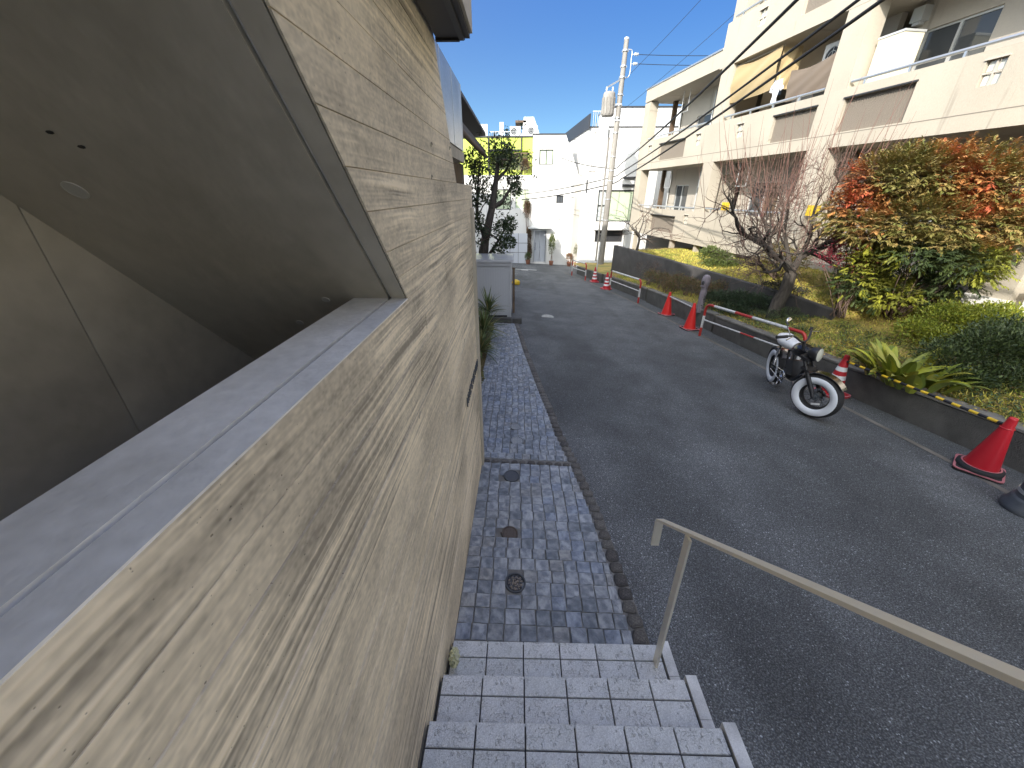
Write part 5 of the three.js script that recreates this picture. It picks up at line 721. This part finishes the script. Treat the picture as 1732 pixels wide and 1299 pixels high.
// broad leaf plant (aspidistra like)
{
  const r = RNG(81); const B = [5.62, gardenY(5.62, 5.05), -5.05], t = thing('broad_leaf_plant', 'broad paddle leaved yellow green plant spilling over the kerb', 'plant', B), pool = [gYe, C(.22, .26, .03), C(.15, .2, .03), C(.34, .33, .05)];
  for (let i = 0; i < 84; i++) { const P = LP(), a = r() * 6.28, q = Math.sqrt(r()) * .5, p = V(Math.cos(a) * q * .75, 0, Math.sin(a) * q * 1.1); const out = V(Math.cos(a) * .55 + (r() - .5) * .5, .9 + r() * .5, Math.sin(a) * .6 + (r() - .5) * .5); const len = rr(.36, .58, r); blade(P, p, out, len, rr(.13, .19, r), rr(.6, 1.7, r), jit(pool[Math.floor(r() * 4)], .2, r), 7, r); mesh('leaf', fromP(P), M.leaf, t); }
}
// strap leaf plants by the paving
function strap(label, x, d, n, len, wid, h, seed) { const r = RNG(seed), t = thing('cordyline', label, 'plant', [x, gy(x, -d), -d]), S = limb([V(0, 0, 0), V(.02, h, .01)], [.03, .025], 8); mesh('stem', fromP(S), M.bark, t); for (let i = 0; i < n; i++) { const P = LP(), a = r() * 6.28, el = rr(.1, 1.4, r); blade(P, V(0, h * rr(.75, 1, r), 0), V(Math.cos(a) * Math.cos(el), Math.sin(el), Math.sin(a) * Math.cos(el)), len * rr(.7, 1.1, r), wid, rr(.3, 1.3, r), jit(i % 5 === 0 ? C(.28, .25, .09) : C(.10, .14, .04), .3, r), 5, r); mesh('leaf', fromP(P), M.leaf, t); } }
strap('spiky cordyline with stiff leaves in front of the pale shed', -.76, 9.0, 60, .6, .045, .36, 91); strap('arching strap leaf plant beyond the concrete wall corner', -.74, 7.6, 90, .62, .03, .24, 92); strap('yellowish arching strap leaf plant nearest the wall corner', -.72, 6.5, 90, .56, .026, .14, 93);
shrub('ground_ivy', 'low leaves filling the soil strip by the wall corner', 'plant', [-.72, gy(-.7, -6), -6], [[-.7, gy(-.7, -5.2) + .03, -5.3, .16, .1, .5], [-.74, gy(-.7, -6.8) + .05, -6.9, .2, .12, .6], [-.78, gy(-.7, -8) + .05, -8.1, .2, .14, .6]], { seed: 94, density: 520, len: .06, wid: .022, nostem: true, palette: (p, r) => mix(gOl, C(.2, .17, .07), r()) });
// grass and leaf litter: countless, one object each
{
  const r = RNG(101), P = LP(), Q = LP(); for (let i = 0; i < 26000; i++) { const d = rr(3.2, 17, r), k = kerbX(d), up = r() < .72; const x = up ? lerp(wall2X(d) - (d < 7.6 ? .9 : -.08), facX(d) + .2, r()) : lerp(k + .18, wall2X(d) - .05, r()); const y = gardenY(x, d); const n = N2(x * 2 + 5, d * 2 + 9, 1, 3, 2); const col = n > .5 ? mix(C(.52, .43, .11), C(.46, .43, .05), r()) : mix(C(.34, .36, .05), C(.18, .22, .04), r()); const a = r() * 6.28; leaf(P, V(x, y - .005, -d), V(Math.cos(a) * .7, .55 + r() * .7, Math.sin(a) * .7), V(r() - .5, .3, r() - .5), rr(.04, .11, r), .012, jit(col, .3, r), .1); }
  tag(mesh('dry_grass', fromP(P), M.leafMatt, scene), 'yellow dry grass blades over the garden beds', 'grass', null, 'stuff');
  for (let i = 0; i < 9000; i++) { const d = rr(2.2, 18, r), x = lerp(kerbX(d) + .1, facX(d), Math.pow(r(), 1.3)); const a = r() * 6.28, c = [brn, tanL, C(.24, .15, .06), gOl][Math.floor(r() * 4)]; leaf(Q, V(x, gardenY(x, d) + .02 + r() * .02, -d), V(Math.cos(a), (r() - .5) * .6, Math.sin(a)), V(0, 1, 0), rr(.03, .07, r), rr(.018, .034, r), jit(c, .3, r), .2); }
  tag(mesh('leaf_litter', fromP(Q), M.leafMatt, scene), 'brown fallen leaves scattered on the garden soil', 'leaf litter', null, 'stuff');
  const Gc = LP(); for (let i = 0; i < 7000; i++) { const d = rr(1.8, 9, r), x = lerp(kerbX(d) + .17, wall2X(d), r()); if (N2(x * 3 + 4, d * 3 + 2, 1, 3, 1) < .45) continue; const a = r() * 6.28; leaf(Gc, V(x, gardenY(x, d) + r() * .06, -d), V(Math.cos(a), .3 + r() * .4, Math.sin(a)), V(0, 1, 0), rr(.03, .07, r), rr(.014, .03, r), jit(mix(C(.09, .14, .035), gDk, r()), .3, r), .2); }
  tag(mesh('ground_cover', fromP(Gc), M.leaf, scene), 'small green weeds growing along the kerb bed', 'ground cover', null, 'stuff');
}
// ------------------------------------------------------------------ trees
function branchTree(r, start, dir, len, rad, depth, S, T, tips, o) {
  const n = 4, pts = [start.clone()], rads = [rad]; let p = start.clone(), d = dir.clone().normalize();
  for (let i = 1; i <= n; i++) { d.add(rnd3(r).multiplyScalar(o.wig)).add(V(0, o.lift, 0)).normalize(); p = p.clone().addScaledVector(d, len / n); pts.push(p); rads.push(lerp(rad, rad * .6, i / n)); }
  limb(pts, rads, rad > .02 ? 8 : 5, rad > .012 ? S : T);
  if (depth <= 0) { tips.push([p, d]); return; }
  const k = o.kids + (r() < .5 ? 1 : 0); for (let i = 0; i < k; i++) { const at = 1 + Math.floor(r() * n), q = pts[Math.min(n, i === 0 ? n : at)], nd = d.clone().add(rnd3(r).multiplyScalar(o.spread)); branchTree(r, q, nd, len * rr(.62, .85, r), rad * rr(.5, .66, r), depth - 1, S, T, tips, o); }
}
{ // bare plum tree: low crooked limbs, flat crown, long upright shoots
  const r = RNG(203), base = V(6.15, gardenY(6.15, 8.9) - .08, -8.9), t = thing('plum_tree', 'bare plum tree with crooked dark limbs and long upright red shoots', 'tree', base.toArray());
  const L = (x, y, z) => V(x, y, z).sub(base), Tr = { p: [], n: [], uv: [] }, S = { p: [], n: [], uv: [] }, T = { p: [], n: [], uv: [] }, U = { p: [], n: [], uv: [] }, tips = [];
  const fork = L(6.2, -1.62, -8.92); limb([V(0, 0, 0), L(6.12, -2.3, -8.9), L(6.2, -2.0, -8.9), fork], [.2, .15, .13, .12], 12, Tr);
  const main = [[[6.2, -1.62, -8.92], [5.9, -1.35, -8.85], [5.55, -1.2, -8.8], [5.3, -.97, -8.8], [4.9, -.85, -8.7]], [[6.2, -1.62, -8.92], [6.35, -1.3, -9.0], [6.6, -1.2, -9.1], [6.85, -.98, -9.0], [7.15, -.9, -8.8]], [[5.55, -1.2, -8.8], [5.5, -.9, -8.95], [5.35, -.6, -9.0], [5.2, -.35, -9.1]], [[6.35, -1.3, -9.0], [6.45, -.85, -9.05], [6.4, -.5, -9.1], [6.6, -.2, -9.0]], [[5.9, -1.35, -8.85], [5.7, -1.5, -8.6], [5.4, -1.55, -8.5], [5.2, -1.4, -8.45]], [[6.2, -1.62, -8.92], [6.1, -1.2, -9.1], [5.95, -.8, -9.2], [5.9, -.4, -9.2]], [[6.6, -1.2, -9.1], [6.75, -1.3, -8.8], [6.9, -1.45, -8.5], [7.05, -1.5, -8.3]]];
  const o = { wig: .32, lift: .07, kids: 2, spread: .95 };
  main.forEach((m, i) => { const pts = m.map(v => L(...v)), r0 = i < 2 ? .085 : .05; limb(pts, pts.map((_, k) => lerp(r0, r0 * .5, k / (pts.length - 1))), 9, Tr); pts.forEach((p, k) => { if (k === 0) return; for (let q = 0; q < 2; q++) branchTree(r, p, (k < pts.length - 1 ? pts[k + 1].clone().sub(p) : p.clone().sub(pts[k - 1])).normalize().add(rnd3(r).multiplyScalar(.9)).add(V(0, .25, 0)), rr(.35, .6, r), r0 * .4, 3, S, T, tips, o); }); });
  for (const [p, d0] of tips) for (let q = 0; q < 3; q++) { const d = q ? d0.clone().add(rnd3(r).multiplyScalar(.8)).normalize() : d0; if (r() < .8) { const l = rr(.15, .4, r); limb([p, p.clone().addScaledVector(d, l * .5).add(rnd3(r).multiplyScalar(.03)), p.clone().addScaledVector(d, l).add(V(0, .06, 0))], [.004, .003, .0012], 4, T); } }
  for (let i = 0; i < 210; i++) { const [p] = tips[Math.floor(r() * tips.length)]; const w = p.clone().add(base); if (w.y < -1.1) continue; const l = rr(.5, 1.5, r), d = V((w.x - 6.1) * .16 + (r() - .5) * .35, 1, (r() - .5) * .35).normalize(); limb([p, p.clone().addScaledVector(d, l * .5).add(rnd3(r).multiplyScalar(.02)), p.clone().addScaledVector(d, l)], [.006, .0045, .0016], 4, U); }
  mesh('trunk', fromP(Tr), M.bark, t); mesh('limbs', fromP(S), M.bark, t); const tw = mesh('twigs', fromP(T), M.twig, t); tw.userData.kind = 'stuff'; const sh = mesh('upright_shoots', fromP(U), M.shoot, t); sh.userData.kind = 'stuff';
  const Fl = LP(); for (const [p] of tips) { const w = p.clone().add(base); if (w.x > 6.3 && w.y < -.6 || r() < .06) for (let k = 0; k < 5; k++) leaf(Fl, p.clone().add(rnd3(r).multiplyScalar(.06)), rnd3(r), rnd3(r), .016, .014, jit(C(.42, .06, .13), .3, r)); } mesh('buds', fromP(Fl), M.leafMatt, t).userData.kind = 'stuff';
}
{ const r = RNG(207), x = 5.0, d = 17, base = V(x, gardenY(x, d) - .05, -d), t = thing('bare_sapling', 'small bare grey tree beside the far retaining wall end', 'tree', base.toArray()), Tr = { p: [], n: [], uv: [] }, T = { p: [], n: [], uv: [] }, tips = []; limb([V(0, 0, 0), V(.05, .5, 0), V(-.02, .8, .02)], [.06, .045, .04], 8, Tr); for (let i = 0; i < 6; i++) branchTree(r, V(.0, .5 + i * .06, 0), V(Math.cos(i * 1.1), .6, Math.sin(i * 1.1)), .75, .028, 3, Tr, T, tips, { wig: .35, lift: .02, kids: 2, spread: .9 }); mesh('trunk', fromP(Tr), M.bark, t); mesh('twigs', fromP(T), M.twig, t).userData.kind = 'stuff'; }
{ // broadleaf evergreen behind the shed
  const r = RNG(211), base = V(-1.05, gy(-1, -11.6), -11.6), t = thing('camellia_tree', 'dark glossy evergreen tree with several trunks behind the pale shed', 'tree', base.toArray()), L = (x, y, z) => V(x, y, z).sub(base), Tr = { p: [], n: [], uv: [] }, T = { p: [], n: [], uv: [] }, tips = [];
  const paths = [[[-1.05, -3.1, -11.6], [-1.1, -1.9, -11.5], [-1.0, -1.2, -11.5], [-.8, -.4, -11.7], [-.68, .3, -11.9], [-.6, .9, -12]], [[-1.1, -1.9, -11.5], [-.85, -1.55, -11.4], [-.6, -1.2, -11.4], [-.45, -.95, -11.4]], [[-1.0, -1.2, -11.5], [-1.2, -.6, -11.4], [-1.15, 0, -11.3], [-1.1, .5, -11.4]], [[-.8, -.4, -11.7], [-.5, -.2, -11.9], [-.25, .15, -12.1], [-.1, .3, -12.1]], [[-.68, .3, -11.9], [-.4, .55, -12], [-.25, .85, -12.05]]];
  paths.forEach((m, i) => { const pts = m.map(v => L(...v)), r0 = i ? .06 : .17; limb(pts, pts.map((_, k) => lerp(r0, i ? .02 : .05, k / (pts.length - 1))), 9, Tr); for (let k = 1; k < pts.length; k++) branchTree(r, pts[k], V(r() - .3, .4, r() - .5), .4, .022, 2, Tr, T, tips, { wig: .4, lift: .04, kids: 2, spread: .9 }); });
  mesh('trunk', fromP(Tr), M.bark, t); mesh('twigs', fromP(T), M.twig, t).userData.kind = 'stuff';
  const P = LP(); for (const [p] of tips) for (let k = 0; k < 9; k++) leaf(P, p.clone().add(rnd3(r).multiplyScalar(.16 * r())), rnd3(r).add(V(0, -.1, 0)), rnd3(r).add(V(0, 1, 0)), rr(.06, .11, r), rr(.03, .05, r), jit(mix(C(.03, .055, .02), C(.05, .08, .03), r()), .3, r), .2);
  for (const [x, y, z, q] of [[-.33, .85, -12, .32], [-.57, 1.0, -12, .36], [-1.03, .5, -11.5, .34], [-1.27, -.06, -11.3, .32], [-.84, -.06, -12, .26], [-.17, .35, -12.2, .22], [-.49, -.94, -11.3, .25], [-.28, -.8, -11.4, .2], [-.58, -1.41, -11.3, .2], [-.12, .09, -12, .15], [-1.2, .74, -11, .26], [-.3, -1.25, -11.3, .17], [-1.2, -.7, -11.2, .25]]) { const c = L(x, y, z); for (let i = 0; i < 1500 * q; i++) { const v = rnd3(r); leaf(P, c.clone().addScaledVector(v, q * Math.pow(r(), .4)), v.add(rnd3(r)), rnd3(r).add(V(0, 1, 0)), rr(.06, .11, r), rr(.03, .05, r), jit(mix(C(.03, .055, .02), C(.06, .09, .03), r()), .3, r), .2); } }
  mesh('crown', fromP(P), M.leaf, t);
}
// climbers and pots in front of the white house
shrub('climber', 'dry brown climber up the white house beside the grey door', 'plant', [.62, -4.35, -26.75], [[.66, -3.6, -26.8, .14, .6, .1], [.6, -2.6, -26.8, .16, .6, .1], [.45, -1.0, -27.15, .22, .6, .1], [.3, 1.5, -27.15, .25, .4, .1]], { seed: 31, density: 700, len: .09, wid: .035, stems: 3, palette: (p, r) => mix(C(.22, .12, .06), C(.1, .09, .05), r()) });
const pot = (label, x, z, h, col, seed, d = 600) => { const y = gy(x, z); const t = shrub('potted_plant', label, 'potted plant', [x, y, z], [[x, y + h * .7, z, .2, h * .35]], { seed, density: d, len: .09, wid: .025, stems: 4, palette: (p, r) => mix(col, gMid, r()) }); mesh('pot', lathe([[0, 0], [.11, 0], [.15, .26], [.16, .28], [.14, .28], [.12, .2], [0, .2]], 20), M.terracotta, t); };
pot('tall light green potted plant right of the grey door', 2.12, -26.3, 1.9, C(.16, .2, .05), 32); pot('low bushy potted plant left of the grey door', .55, -26.2, .7, gMid, 33); pot('red leaved potted plant at the white house corner', 3.3, -26.2, .8, C(.3, .06, .04), 34); pot('leafy potted plant in the gap between the white houses', 3.75, -26.4, 1.4, C(.16, .17, .05), 35);
scene.traverse(c => { if (c.isMesh) c.castShadow = c.receiveShadow = true; });
renderer.render(scene, camera);
